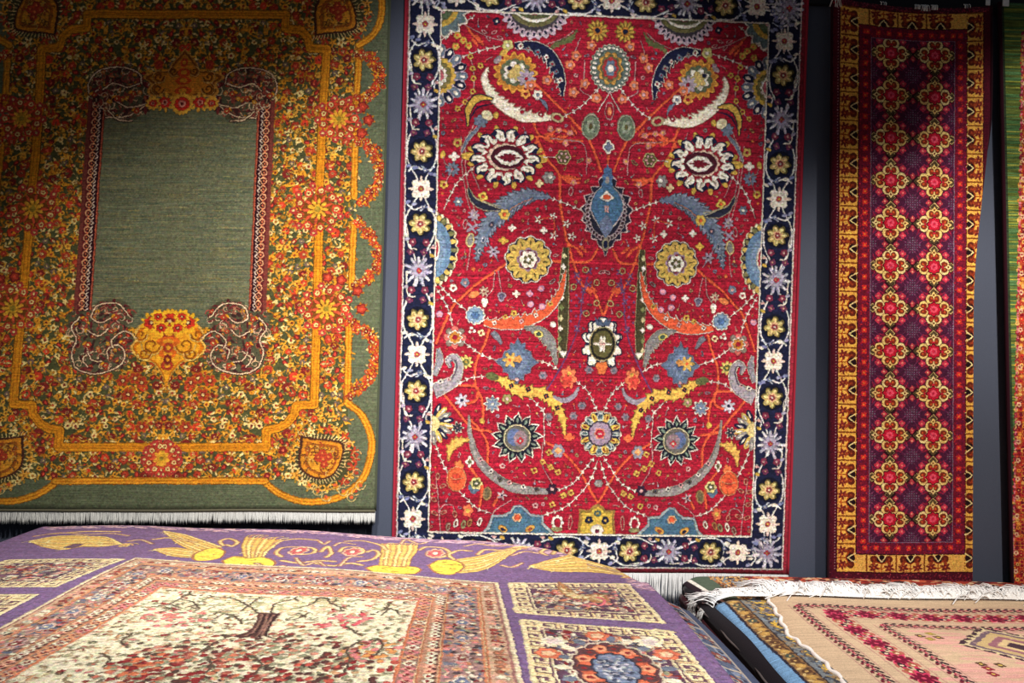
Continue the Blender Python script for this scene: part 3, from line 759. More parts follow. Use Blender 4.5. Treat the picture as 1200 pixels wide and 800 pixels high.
    vr = [(127, 'l'), (269, 'w'), (440, 'y'), (663, 'l'), (887, 'y'), (1064, 'w'), (1250, 'y'), (1476, 'l'), (1715, 'y'), (1890, 'w'), (2078, 'y'), (2315, 'l'), (2553, 'y'), (2730, 'w'), (2881, 'l')]
    band((x1 / 2 + a1 / 2, 0), (0, 1), (-1, 0), vr, W)
    hb = [(93, 'l'), (245, 'w'), (382, 'y'), (625, 'l'), (871, 'y'), (1035, 'w'), (1191, 'y'), (1392, 'l'), (1608, 'y'), (1749, 'w'), (1899, 'l')]
    band((0, y1 / 2 + b1 / 2), (1, 0), (0, -1), hb, W)
    ht = [(87, 'l'), (247, 'w'), (416, 'y'), (639, 'l'), (851, 'y'), (1017, 'w'), (1189, 'y'), (1396, 'l'), (1591, 'y'), (1752, 'w'), (1918, 'l')]
    band((0, y0 / 2 + b0 / 2), (1, 0), (0, 1), ht, W)
    for w, col in ((8, CREAM),):
        L.line([(x0, y0), (x1, y0), (x1, y1), (x0, y1), (x0, y0)], w, col, False)
        L.line([(a0, b0), (a1, b0), (a1, b1), (a0, b1), (a0, b0)], 9, (232, 214, 200), False)
    L.contour(.74, 110)
    L.mottle(14, .10, 4)
    L.knots(13, .5, .7, 5)
    L.fade(.85)
    L.age(12, 0.05, 0.06, 90, 2)
    return L

# ------------------------------------------------------------------ pattern of the green and gold rug
def weave_green():
    G0, G1, OR, OR2 = (86, 96, 74), (72, 76, 46), (212, 146, 38), (166, 104, 26)
    RD, DR, CR, BR = (164, 56, 36), (116, 34, 32), (232, 206, 132), (96, 40, 34)
    L = Loom(2000, 2840, 0.5, G0)
    rg = random.Random(3)
    AX = 996
    R = lambda p: p                     # right half is written, the left mirrored
    L.mirror = (AX, 1.0)
    fieldpts = [(AX, (1324, 167)[1]), (1841, 167), (1854, 544), (1846, 839), (1852, 1262), (1853, 1709), (1855, 2287), (1867, 2684), (AX, (1436, 2685)[1])]
    L.poly(fieldpts, G1)
    xr = lambda y: np.interp(y, [p[1] for p in fieldpts[1:-1]], [p[0] for p in fieldpts[1:-1]])
    ylo, yhi = fieldpts[0][1], fieldpts[-1][1]
    inner = [(1482, 364), (1480, 431), (1557, 439), (1597, 477), (1607, 528), (1692, 532), (1682, 839), (1681, 1135), (1692, 1902), (1694, 2305), (1609, 2309), (1599, 2357), (1568, 2400), (1525, 2426), (1473, 2435), (1473, 2521)]
    # ---- dense millefleurs over field and border
    def sprig(x, y, big):
        t = rg.random() * 6.28
        kind = rg.random()
        for k in range(rg.randint(3, 5)):
            a = t + k * 1.4 + rg.random()
            d = rg.uniform(20, 34)
            L.ell((x + d * math.cos(a), y + d * math.sin(a)), rg.uniform(9, 16), rg.uniform(4, 6.5), a + rg.uniform(-.8, .8), rg.choice([CR, OR, OR, (196, 150, 60), (222, 170, 60), (150, 116, 40), OR2]))
        if kind < .33:
            c = rg.choice([RD, RD, DR, (198, 60, 36)])
            r = rg.uniform(15, 24) * big
            L.bloom((x, y), r * 1.2, OR2 if rg.random() < .5 else (120, 50, 30), c, 6, t)
            L.bloom((x, y), r, c, CR if rg.random() < .5 else (226, 90, 60), 5, t)
            L.disc((x, y), r * .22, (230, 110, 80) if rg.random() < .5 else DR)
        elif kind < .72:
            r = rg.uniform(12, 19) * big
            L.bloom((x, y), r, rg.choice([OR, (228, 168, 60), CR]), rg.choice([RD, DR, OR2]), 5, t)
        elif kind < .9:
            L.ell((x, y), 17, 11, t, DR); L.ell((x, y), 10, 6, t, (206, 70, 50))
        else:
            L.bloom((x, y), 15, (110, 90, 84), CR, 4, t)
    y = ylo
    row = 0
    while y < yhi:
        x = AX + (row % 2) * 24
        while x < xr(y) - 6:
            sprig(x + rg.uniform(-12, 12), y + rg.uniform(-12, 12), 1.0)
            x += 47
        y += 41; row += 1
    # finer leaves in the gaps
    for _ in range(2200):
        y = rg.uniform(ylo, yhi); x = rg.uniform(AX, xr(y) - 4); a = rg.random() * 6.28
        L.ell((x, y), rg.uniform(6, 11), rg.uniform(3, 4.5), a, rg.choice([CR, OR, (200, 150, 60), RD, (104, 104, 60), (84, 84, 52)]))
    # ---- outer ribbon and its garlands
    def ribbon(p, w, sm=True):
        L.line(p, w, (150, 86, 14), sm); L.line(p, w * .80, OR, sm); L.line(p, w * .2, (190, 116, 20), sm)
    for p in ([(1854, 544), (1850, 691), (1846, 830)], [(1849, 923), (1850, 1092), (1852, 1262)], [(1856, 1398), (1853, 1560), (1854, 1713)], [(1847, 1901), (1850, 2115), (1851, 2296)]):
        ribbon(p, 34)
    ribbon([(1851, 2296), (1922, 2356), (1970, 2468), (1969, 2572), (1931, 2684), (1830, 2771), (1678, 2797), (1558, 2763), (1476, 2703)], 36)
    ribbon([(1906, 175), (1952, 259), (1959, 368), (1924, 460), (1849, 515)], 36)
    ribbon([(AX, (1436, 2690)[1]), (1476, 2694)], 36)
    for p in ([(1846, 553), (1919, 586), (1960, 679), (1932, 746), (1857, 784)], [(1851, 982), (1932, 1025), (1973, 1134), (1955, 1228), (1882, 1296)], [(1864, 1381), (1945, 1466), (1977, 1559), (1951, 1653), (1870, 1722)], [(1851, 1901), (1926, 1935), (1969, 1995), (1980, 2089), (1934, 2201), (1854, 2262)]):
        Q = smooth_path(p, 10)
        for q in Q:
            for _ in range(3):
                c = (q[0] + rg.uniform(-22, 22), q[1] + rg.uniform(-22, 22)); t = rg.random() * 6
                L.ell((c[0] + 13 * math.cos(t), c[1] + 13 * math.sin(t)), 12, 5, t, rg.choice([OR, OR, CR, OR2]))
                L.bloom(c, rg.uniform(9, 13), rg.choice([RD, (196, 60, 34), RD, DR]), rg.choice([CR, OR]), 5, t)
    for c in ((1880, 818), (1911, 885), (1879, 949), (1883, 1734), (1906, 1824), (1737, 1666), (1803, 1679)):
        for k in range(6):
            t = k * 1.047 + .3; L.ell((c[0] + 24 * math.cos(t), c[1] + 24 * math.sin(t)), 12, 6, t, OR2)
        L.lobes(c, 28, 28, 5, .25, DR); L.lobes(c, 20, 20, 5, .3, RD); L.disc(c, 7, (214, 80, 60))
    # ---- inner stepped frame
    F = [(AX, inner[0][1])] + inner + [(AX, inner[-1][1])]
    L.line(F, 46, (112, 68, 18), False); L.line(F, 40, (206, 136, 28), False)
    for w in (-1, 1):
        L.line([(p[0] + w * 9, p[1] + w * 5) for p in F], 4, (168, 102, 18), False)
    # ---- starry clusters on the ribbons
    for c, r in (((1763, 877), 80), ((1675, 1326), 92), ((1734, 1824), 92), ((AX, (1431, 2577)[1]), 62), ((1613, 797), 0)):
        if not r: continue
        L.disc(c, r * .8, (112, 66, 22))
        for k in range(9):
            t = k * .698; q = (c[0] + r * math.cos(t), c[1] + r * math.sin(t))
            L.bloom(q, 23, RD if k % 3 else (190, 60, 40), CR, 6, t); L.bloom(q, 13, CR, RD, 5, t)
            L.ell((c[0] + r * .62 * math.cos(t + .3), c[1] + r * .62 * math.sin(t + .3)), 20, 8, t + .3, (196, 80, 50)); L.bloom((c[0] + r * 1.3 * math.cos(t + .3), c[1] + r * 1.3 * math.sin(t + .3)), 19, (170, 56, 50), CR, 5, t); L.ell((c[0] + r * .40 * math.cos(t), c[1] + r * .40 * math.sin(t)), 17, 9, t, (220, 164, 50))
        L.lobes(c, r * .34, r * .34, 9, .3, (196, 146, 40)); L.disc(c, r * .16, (140, 120, 40))
    # ---- corner paisleys
    for c, f in (((1747, 2581), 1), ((1741, 351), -1)):
        L.disc(c, 150, (66, 66, 40))
        for k in range(22):
            t = k * .2856; q = (c[0] + 150 * math.cos(t), c[1] + 150 * math.sin(t))
            L.star(q, rg.uniform(22, 30), 5, rg.choice([OR, (220, 160, 60), CR, RD]), OR2, t)
        P = [(c[0] - 12 + 112 * a, c[1] - f * 8 + f * 118 * b) for a, b in ((-.9, -.95), (-.3, -.85), (.4, -.8), (.95, -.6), (.9, .1), (.6, .7), (.1, .95), (-.5, .8), (-.95, .3))]
        P = [tuple(q) for q in smooth_path(P + [P[0]], 5)]
        L.poly(P, (70, 40, 30))
        for k in range(0, len(P) - 1):
            L.line([P[k], (P[k][0] + (P[k][0] - c[0]) * .18 + 6, P[k][1] + (P[k][1] - c[1]) * .18)], 5, CR)
        L.poly([(c[0] + (q[0] - c[0]) * .9, c[1] + (q[1] - c[1]) * .9) for q in P], (200, 130, 34)); L.poly([(c[0] + (q[0] - c[0]) * .74, c[1] + (q[1] - c[1]) * .74) for q in P], (150, 84, 26)); L.poly([(c[0] + (q[0] - c[0]) * .62, c[1] + (q[1] - c[1]) * .62) for q in P], (206, 142, 40))
        for k in range(46):
            t0, q = rg.random() * 6.28, rg.random() ** .5; o = (c[0] - 12 + 84 * q * math.cos(t0), c[1] - f * 8 + 88 * q * math.sin(t0))
            L.line([(o[0] + 14 * (1 - i / 8) * math.cos(t0 + i * .8), o[1] + 14 * (1 - i / 8) * math.sin(t0 + i * .8)) for i in range(6)], 4, rg.choice([(120, 66, 30), (236, 190, 100), (150, 60, 36), (96, 60, 30)]), False)
        for a, b in ((0, 0), (-26, -10), (24, -14), (4, 24), (-6, -34)):
            L.bloom((c[0] + a, c[1] + b), 20, RD, (226, 120, 60), 5)
        for k in range(7):
            o = (c[0] + (-60 + k * 40), c[1] + f * (130 + (k % 3) * 30))
            L.line([(o[0] + 22 * math.cos(t), o[1] + 22 * math.sin(t)) for t in (0, 1, 2, 3, 4, 5)], 5, CR); L.disc(o, 9, (190, 90, 50))
        for k in range(6):
            o = (c[0] + 120 + (k % 2) * 40, c[1] + f * (-70 + k * 46))
            L.line([(o[0] + 20 * math.cos(t), o[1] + 20 * math.sin(t)) for t in (1, 2, 3, 4, 5, 6)], 5, (226, 180, 110)); L.disc(o, 8, RD)
    L.poly([(0, 0), (1, 0), (1, 1)], G0)
    # ---- the plain panel and its scrolled frame
    pT, pB = (1352, 764)[1], (1363, 1919)[1]
    xi = (1362, 1348)[0]
    wd = xi - AX
    L.rect(AX - 2, pT, xi + 84, pB, (112, 54, 48))
    L.rect(AX - 2, pT, xi + 66, pB, (44, 14, 24)); L.rect(xi + 44, pT, xi + 66, pB, (92, 30, 34))
    L.rect(AX - 2, pT, xi + 10, pB, (196, 96, 70)); L.rect(AX - 2, pT, xi + 4, pB, (120, 50, 36))
    L.rect(AX - 2, pT, xi, pB, (98, 104, 82))
    for _ in range(900):
        yq = rg.uniform(pT, pB); xq = rg.uniform(AX - 40, xi - 60); wq = rg.uniform(30, 140)
        L.line([(xq, yq), (min(xq + wq, xi - 3), yq)], 3, rg.choice([(84, 96, 78), (108, 112, 84), (120, 118, 80), (90, 102, 86), (100, 104, 76), (78, 92, 74)]))
    yy = pT + 10
    k = 0
    while yy < pB:
        s = 1 if k % 2 else -1
        cx = xi + 46
        L.line([(cx + 13 * math.cos(t), yy + 16 * math.sin(t)) for t in (3.6, 4.6, 5.6, 6.6, 7.6, 8.6, 9.2)], 6, (238, 176, 130), True); L.disc((cx, yy), 5, (216, 120, 80))
        L.line([(xi + 20, yy - 16), (xi + 29, yy - 4), (xi + 20, yy + 8), (xi + 29, yy + 18)], 6, (226, 206, 190))
        L.line([(cx + 2, yy + 14), (cx - 4, yy + 24), (cx + 4, yy + 30)], 6, (230, 120, 80))
        yy += 41; k += 1
    # soft wear of the panel comes from uneven dye lots
    # ---- scrolled acanthus at the four ends
    def acanthus(pts, lines, dots):
        P = [tuple(q) for q in smooth_path(pts + [pts[0]], 6)]
        L.poly(P, (78, 80, 60))
        ins = lambda x, y: sum(1 for (ax, ay), (bx, by) in zip(P, P[1:] + P[:1]) if (ay > y) != (by > y) and x < ax + (y - ay) / (by - ay) * (bx - ax)) % 2 == 1
        xs = [p[0] for p in P]; ys = [p[1] for p in P]
        for k in range(300):
            x, y = rg.uniform(min(xs), max(xs)), rg.uniform(min(ys), max(ys))
            if not ins(x, y): continue
            t0 = rg.random() * 6.28; s_ = rg.choice([-1, 1]); r0 = rg.uniform(10, 30)
            q = rg.random()
            if q < .45:
                L.ell((x, y), rg.uniform(12, 24), rg.uniform(5, 9), t0, rg.choice([(104, 40, 42), (84, 30, 36), (60, 36, 36), (126, 58, 50), (70, 66, 50)]))
            elif q < .8:
                L.line([(x + r0 * (1 - i / 11) * math.cos(t0 + s_ * i * .62), y + r0 * (1 - i / 11) * math.sin(t0 + s_ * i * .62)) for i in range(9)], 5, rg.choice([(214, 180, 140), (176, 110, 84), (140, 80, 62), (226, 200, 164), (150, 60, 56)]), False)
            else:
                L.bloom((x, y), rg.uniform(8, 13), rg.choice([OR, RD, (196, 120, 60)]), CR, 5, t0)
        for p in lines:
            L.line(p, 13, (70, 26, 32)); L.line(p, 7, (240, 214, 176))
        for c in dots:
            L.bloom(c, 15, RD, CR, 5); L.ell((c[0] + 16, c[1] - 8), 12, 6, .8, OR)
    acanthus([(1158, 1843), (1228, 1783), (1325, 1783), (1372, 1834), (1449, 1842), (1469, 1936), (1422, 1971), (1457, 2039), (1428, 2125), (1333, 2160), (1220, 2126), (1169, 2066), (1132, 1980), (1203, 1954)],
             ([(1183, 1868), (1244, 1800), (1334, 1808), (1361, 1868), (1314, 1894), (1272, 1868)], [(1414, 1868), (1452, 1919), (1422, 1979), (1441, 2048), (1412, 2125), (1325, 2151), (1227, 2117), (1196, 2057), (1230, 2005), (1279, 2031), (1273, 2074)], [(1140, 1980), (1203, 1937), (1261, 1980), (1255, 2022)], [(1372, 1936), (1325, 1962), (1283, 1928)], [(1344, 2039), (1386, 2074), (1364, 2117)], [(1298, 2091), (1346, 2082), (1368, 2039)]),
             ((1386, 1877), (1248, 1868), (1367, 2005), (1283, 2108), (1205, 1997)))
    acanthus([(1189, 663), (1287, 629), (1398, 654), (1451, 730), (1437, 780), (1372, 823), (1357, 873), (1283, 890), (1199, 865), (1155, 806), (1135, 739)],
             ([(1357, 873), (1257, 865), (1171, 806), (1151, 739)], [(1199, 705), (1214, 654), (1304, 625), (1406, 646), (1450, 704), (1440, 763), (1401, 738)], [(1208, 705), (1267, 722), (1333, 705), (1376, 738)], [(1171, 806), (1255, 823), (1320, 789)], [(1234, 890), (1300, 882), (1348, 840)]),
             ((1419, 763), (1311, 780), (1235, 755), (1214, 840)))
    # ---- gold vase below, gold palmette above
    V = [(998, 2246), (974, 2160), (922, 2092), (849, 2066), (819, 2015), (844, 1972), (834, 1938), (872, 1895), (929, 1912), (981, 1929)]
    v0 = (AX, V[0][1])
    for f, col in ((1.0, (226, 178, 80)), (.93, (200, 116, 20)), (.84, (222, 156, 36))):
        cy = (987, 2040)[1]
        half = [(AX - abs(p[0] - AX) * f, cy + (p[1] - cy) * f) for p in V]
        half[0] = (AX, half[0][1]); half[-1] = (AX, half[-1][1])
        q = [tuple(a) for a in smooth_path(half, 5)]
        L.poly(q, col)
    for a, b, r in ((18, 404, 44), (31, 392, 30), (25, 414, 30)):
        o = (AX - a * 4.3, (986, 2006)[1] + (b - 404) * 4.3)
        L.line([(o[0] + r * (1 - t / 9) * math.cos(t), o[1] + r * (1 - t / 9) * math.sin(t)) for t in np.arange(0, 8, .8)], 6, (150, 80, 20)); L.line([(o[0] + r * 1.15 * math.cos(t), o[1] + r * 1.15 * math.sin(t)) for t in np.arange(0, 4, .8)], 5, (240, 200, 110))
    cy = (985, 1989)[1]
    for dy, w, c in ((-40, 40, RD), (0, 56, (206, 100, 30)), (60, 44, (206, 100, 30)), (120, 30, RD), (30, 24, RD), (90, 18, DR)):
        L.lobes((AX, cy + dy), w, 26, 7, .3, c); L.lobes((AX, cy + dy), w * .5, 13, 5, .3, OR)
    for a, y_, r in ((0, 376, 44), (20, 378, 36), (9, 384, 26), (13, 371, 22)):
        c = (AX - a * 4.3, (979, 1886)[1] + (y_ - 376) * 4.3)
        for k in range(9):
            t = k * .7; L.ell((c[0] + r * 1.05 * math.cos(t), c[1] + r * 1.05 * math.sin(t)), 17, 10, t, (232, 176, 40))
        L.lobes(c, r, r * .9, 7, .25, (196, 50, 32)); L.lobes(c, r * .5, r * .45, 5, .3, DR); L.disc(c, r * .2, CR)
    T = [(973, 528), (940, 596), (913, 638), (848, 646), (795, 672), (835, 705), (821, 747), (855, 773), (921, 764), (956, 798), (990, 823)]
    for f, col in ((1.0, (196, 140, 60)), (.92, (128, 70, 20)), (.84, (196, 126, 36))):
        cy = (983, 692)[1]
        half = [(AX - abs(p[0] - AX) * f, cy + (p[1] - cy) * f) for p in T]
        half[0] = (AX, half[0][1]); half[-1] = (AX, half[-1][1])
        L.poly([tuple(a) for a in smooth_path(half, 5)], col)
    for a, b, r in ((28, 90, 26), (28, 104, 28), (12, 84, 20)):
        o = (AX - a * 4.3, (982, 671)[1] + (b - 90) * 4.3)
        L.line([(o[0] + r * (1 - t / 9) * math.cos(t), o[1] + r * (1 - t / 9) * math.sin(t)) for t in np.arange(0, 8, .8)], 6, (110, 60, 20)); L.line([(o[0] + r * 1.2 * math.cos(t), o[1] + r * 1.2 * math.sin(t)) for t in np.arange(0, 5, .8)], 4, (226, 180, 100))
    cy = (983, 692)[1]
    for dy, w in ((-90, 20), (-40, 34), (0, 40), (50, 44)):
        L.lobes((AX, cy + dy), w, 22, 7, .3, (190, 70, 30)); L.lobes((AX, cy + dy), w * .5, 11, 5, .3, OR)
    for a, y_, r in ((0, 122, 40), (20, 120, 34), (33, 121, 22)):
        c = (AX - a * 4.3, (989, 806)[1] + (y_ - 122) * 4.3)
        for k in range(9):
            t = k * .7; L.ell((c[0] + r * 1.05 * math.cos(t), c[1] + r * 1.05 * math.sin(t)), 15, 9, t, (226, 170, 60))
        L.lobes(c, r, r * .85, 7, .25, (200, 44, 34)); L.lobes(c, r * .5, r * .45, 5, .3, (232, 150, 130)); L.disc(c, r * .2, DR)
    # red peony pairs beside the vase
    for c in ((1142, 2173), (1198, 2186), (1111, 2195), (1098, 2418), (1170, 2255)):
        L.rosette(c, 34, 6, RD, OR2, DR, CR)
    L.mirror = None
    L.contour(.8, 120)
    L.mottle(23, .07, 4)
    L.knots(22, .5, .7, 5)
    L.fade(.96, (1.04, 1.0, .96))
    L.age(21, 0.07, 0.07, 60, 1)
    return L

# ------------------------------------------------------------------ pattern of the dark red runner
def weave_runner():
    MRN, PUR, GLD, CRM = (78, 14, 30), (72, 24, 52), (228, 170, 92), (240, 208, 140)
    BLK, RED2, PNK, OLV, BRN = (30, 12, 16), (180, 24, 44), (224, 74, 92), (78, 66, 40), (128, 40, 22)
    L = Loom(800, 2990, 0.6, MRN)
    rg = random.Random(8)
    # orange border: inner and outer edges
    bx0, bx1, by0, by1, fx0, fx1, fy0, fy1 = 38, 759, 32, 2897, 134, 675, 117, 2803
    cx0, cx1, ry0, pitch, nrow = 293, 514, 249.0, 215.86, 12
    L.rect(bx0 - 6, by0 - 6, bx1 + 6, by1 + 6, (60, 10, 20))
    L.rect(bx0, by0, bx1, by1, (238, 172, 74))
    L.rect(fx0 - 5, fy0 - 5, fx1 + 5, fy1 + 5, (50, 10, 18))
    L.rect(fx0, fy0, fx1, fy1, (112, 20, 42))
    for _ in range(9000):                                       # speckled inner guard
        x = rg.uniform(fx0, fx1); y = rg.uniform(fy0, fy1)
        L.disc((x, y), rg.uniform(2, 4), rg.choice([(170, 26, 40), (92, 18, 60), (70, 14, 40), (186, 40, 46), (110, 30, 80)]))
    g = 62
    yy = fy0 + 30
    while yy < fy1 - 20:
        for x in (fx0 + g / 2, fx1 - g / 2):
            L.bloom((x, yy), 15, (200, 44, 40), (226, 110, 50), 4, .78)
        yy += 54
    xx = fx0 + 40
    while xx < fx1 - 20:
        for y in (fy0 + g / 2, fy1 - g / 2):
            L.bloom((xx, y), 15, (200, 44, 40), (226, 110, 50), 4, .78)
        xx += 54
    hx0, hx1, hy0, hy1 = fx0 + g, fx1 - g, fy0 + g, fy1 - g
    L.rect(hx0 - 4, hy0 - 4, hx1 + 4, hy1 + 4, (130, 104, 120)); L.rect(hx0, hy0, hx1, hy1, (104, 18, 42))
    L.clip = (hx0, hy0, hx1, hy1)
    px = (cx1 - cx0)
    # purple diamonds with a dotted lattice between the crosses
    rows = [ry0 + k * pitch for k in range(-1, nrow + 1)]
    for k, y in enumerate(rows):
        for x in (cx0 - px / 2, (cx0 + cx1) / 2, cx1 + px / 2):
            yc = y + pitch / 2
            L.poly([(x - 94, yc), (x, yc - 94), (x + 94, yc), (x, yc + 94)], PUR)
            for w in (1, -1):
                for q in (-1, 0, 1):
                    L.line([(x - 80 + q * 26, yc - w * 80), (x + 80 + q * 26, yc + w * 80)], 3, (104, 44, 76))
            for i in range(-3, 4):
                for j in range(-3, 4):
                    if abs(i) + abs(j) < 5:
                        L.disc((x + i * 12, yc + j * 12), 3.2, (112, 104, 116) if abs(i) + abs(j) < 4 else (126, 70, 100))
            for t in range(8):
                a = t * .785 + .39
                L.line([(x + 60 * math.cos(a), yc + 60 * math.sin(a)), (x + 86 * math.cos(a), yc + 86 * math.sin(a))], 5, (150, 30, 60))
    for k in range(nrow):
        for x in (cx0, cx1):
            y = ry0 + k * pitch
            for a, b in ((1, 1), (1, -1), (-1, 1), (-1, -1)):
                L.bloom((x + a * 60, y + b * 62), 17, (196, 52, 74), (230, 120, 110), 4, .0)
                L.bloom((x + a * px / 2, y + b * 18), 12, (170, 50, 60), (200, 130, 90), 4, .78)
            for dx, dy in ((1, 0), (-1, 0), (0, 1), (0, -1)):
                rx = px / 2 if dx else pitch / 2
                # olive bud at the tip
                t = (x + dx * rx * .78, y + dy * rx * .80)
                nx, ny = abs(dy), abs(dx)
                for f, col in ((1.0, BLK), (.86, (204, 170, 110)), (.68, OLV)):
                    L.poly([(t[0] + dx * 30 * f, t[1] + dy * 30 * f), (t[0] + nx * 30 * f, t[1] + ny * 30 * f), (t[0] - dx * 26 * f, t[1] - dy * 26 * f), (t[0] - nx * 30 * f, t[1] - ny * 30 * f)], col)
                c = (x + dx * rx * .48, y + dy * rx * .48)
                for f, col in ((1.0, (44, 12, 16)), (.90, CRM if rg.random() < .3 else (236, 194, 116))):
                    for s in (-1, 1):
                        L.ell((c[0] + nx * s * 19 - dx * 2, c[1] + ny * s * 19 - dy * 2), (27 if dx else 24) * f, (24 if dx else 27) * f, 0, col)
                    L.poly([(c[0] + dx * 44 * f, c[1] + dy * 44 * f), (c[0] + nx * 30 * f, c[1] + ny * 30 * f), (c[0] - nx * 30 * f, c[1] - ny * 30 * f)], col)
                for s in (-1, 1):
                    L.ell((c[0] + nx * s * 15, c[1] + ny * s * 15), 17 if dx else 13, 13 if dx else 17, 0, (112, 50, 30)); L.ell((c[0] + nx * s * 15 - dx * 6, c[1] + ny * s * 15 - dy * 6), 9, 9, 0, BRN)
                    L.ell((c[0] + nx * s * 13 + dx * 3, c[1] + ny * s * 13 + dy * 3), 6, 6, 0, (200, 80, 40))
                L.disc((c[0] - dx * 8, c[1] - dy * 8), 7, RED2); L.disc((c[0] + dx * 20, c[1] + dy * 20), 5, (96, 40, 20))
            L.lobes((x, y), 40, 40, 8, .18, (60, 8, 20)); L.lobes((x, y), 35, 35, 8, .2, (186, 22, 46)); L.lobes((x, y), 20, 20, 8, .2, (230, 80, 100)); L.disc((x, y), 7, (190, 30, 60))
        for y in (ry0 + k * pitch,):
            m = (cx0 + cx1) / 2
            L.line([(m - 26, y - 26), (m + 26, y + 26)], 5, (40, 10, 20)); L.line([(m - 26, y + 26), (m + 26, y - 26)], 5, (40, 10, 20))
            for x in (cx0, cx1):
                yb = y + pitch / 2
                L.line([(x - 26, yb - 26), (x + 26, yb + 26)], 5, (40, 10, 20)); L.line([(x - 26, yb + 26), (x + 26, yb - 26)], 5, (40, 10, 20))
                for q in (-1, 1):
                    L.bloom((x + q * 30, yb), 14, (186, 60, 70), (220, 150, 120), 4, .0)
                    L.bloom((m, y + q * 28), 12, (186, 60, 70), (220, 150, 120), 4, .0)
    L.clip = None
    # tulip cells of the orange border; o origin, d along, n towards the middle
    def cell(o, d, n, ln, wd):
        at = lambda t, w: (o[0] + d[0] * t * ln + n[0] * w * wd, o[1] + d[1] * t * ln + n[1] * w * wd)
        for w in (.12, .3, .5, .7, .88):
            a, b = at(.0, w - .06), at(.0, w + .06)
            L.line([a, b], 8, (120, 60, 20))
        for t in (.25, .5, .75):
            col = BLK if t == .5 else (96, 34, 20)
            w = .70 if t != .5 else .70
            r = .15 if t == .5 else .13
            c = at(t, w)
            L.ell(c, r * ln * 1.02 if not d[0] else r * ln, r * ln if not d[0] else r * ln * 1.02, 0, col)
            tip = at(t, w - .24)
            s1, s2 = at(t - .09, w - .05), at(t + .09, w - .05)
            L.poly([tip, s1, s2], col)
            if t != .5:
                L.disc(c, 6, (150, 60, 30))
        L.line([at(.34, .95), at(.42, .72), at(.5, .56), at(.58, .72), at(.66, .95)], 6, CRM, False)
        L.line([at(.26, .62), at(.5, .44), at(.74, .62)], 6, (150, 50, 20), False)
        L.line([at(.5, .44), at(.5, .04)], 6, (150, 70, 20), False)
        L.line([at(.12, .42), at(.5, .16), at(.88, .42)], 5, (160, 60, 20), False)
        for t in (.24, .76):
            L.star(at(t, .24), 26, 6, (112, 34, 30), (190, 90, 40), .3, .3)
            L.ell(at(t, .47), 9, 9, 0, (150, 60, 30))
        for w in (.06,):
            L.line([at(.1, w), at(.9, w)], 4, (200, 120, 50), False)
    wv = fx0 - bx0
    n = int(round((by1 - by0) / 141.0)); ln = (by1 - by0) / n
    for k in range(n):
        cell((bx0, by0 + k * ln), (0, 1), (1, 0), ln, wv)
        cell((bx1, by0 + k * ln), (0, 1), (-1, 0), ln, bx1 - fx1)
    L.rect(fx0, by0, fx1, fy0 - 5, (232, 168, 78)); L.rect(fx0, fy1 + 5, fx1, by1, (238, 176, 84))
    n = int(round((bx1 - bx0) / 132.0)); ln = (bx1 - bx0) / n
    for k in range(n):
        if 0 < k < n - 1:
            cell((bx0 + k * ln, by0), (1, 0), (0, 1), ln, fy0 - by0)
            cell((bx0 + k * ln, by1), (1, 0), (0, -1), ln, by1 - fy1)
    for _ in range(1500):
        x = rg.uniform(0, 800); y = rg.choice([rg.uniform(by1 + 8, 2990), rg.uniform(0, by0 - 6)])
        L.disc((x, y), 3, rg.choice([(140, 30, 50), (90, 20, 50), (70, 10, 30), (160, 60, 70)]))
    for y in np.arange(by0, by1, 15):
        L.disc((bx0 - 11, y), 3, (170, 130, 130)); L.disc((fx1 + 2, y), 3, CRM if int(y) % 7 == 0 else (120, 40, 30))
    L.mottle(33, .10, 3)
    L.knots(32, .4, .5, 5)
    L.age(31, 0.05, 0.07, 40, 1)
    return L

# ------------------------------------------------------------------ pattern of the green rug with the red middle, half out of frame
def weave_meadow():
    L = Loom(700, 2990, 0.5, (86, 106, 48))
    rg = random.Random(5)
    for y in range(0, 2990, 6):
        t = y / 2990
        base = np.array([92, 104, 46]) if rg.random() < .5 else np.array([74, 108, 62])
        if rg.random() < .12: base = np.array([150, 150, 60])
        L.rect(0, y, 700, y + 6, tuple(base + rg.uniform(-10, 10)))
    L.rect(0, 0, 26, 2990, (50, 62, 40))
    # the red and gold middle stands askew in the green margin
    xe = lambda y: 140 - 136 * y / 2990
    L.poly([(xe(0), 150), (700, 150), (700, 2990), (xe(2990), 2990)], (176, 70, 40))
    y = 150
    while y < 2990:
        x = xe(y)
        while x < 700:
            a = rg.random() * 6
            L.bloom((x + rg.uniform(-5, 5), y + rg.uniform(-5, 5)), rg.uniform(9, 13), rg.choice([(150, 26, 36), (214, 136, 50), (190, 50, 40), (224, 170, 90), (110, 24, 40)]), rg.choice([(220, 150, 80), (120, 20, 30)]), 5, a)
            x += 24
        y += 21
    for y in range(170, 2990, 96):
        c = (xe(y) + 70, y); L.rosette(c, 36, 7, (150, 24, 40), (206, 130, 60), (214, 90, 60), (90, 16, 30))
        L.bloom((xe(y) + 14, y + 40), 14, (220, 170, 130), (140, 20, 40), 5)
    for y in range(150, 2990, 14):
        L.ell((xe(y), y), 9, 5, rg.random() * 3, rg.choice([(210, 110, 120), (190, 150, 90), (150, 40, 60)]))
    L.age(41, 0.12, 0.08, 30, 2)
    return L

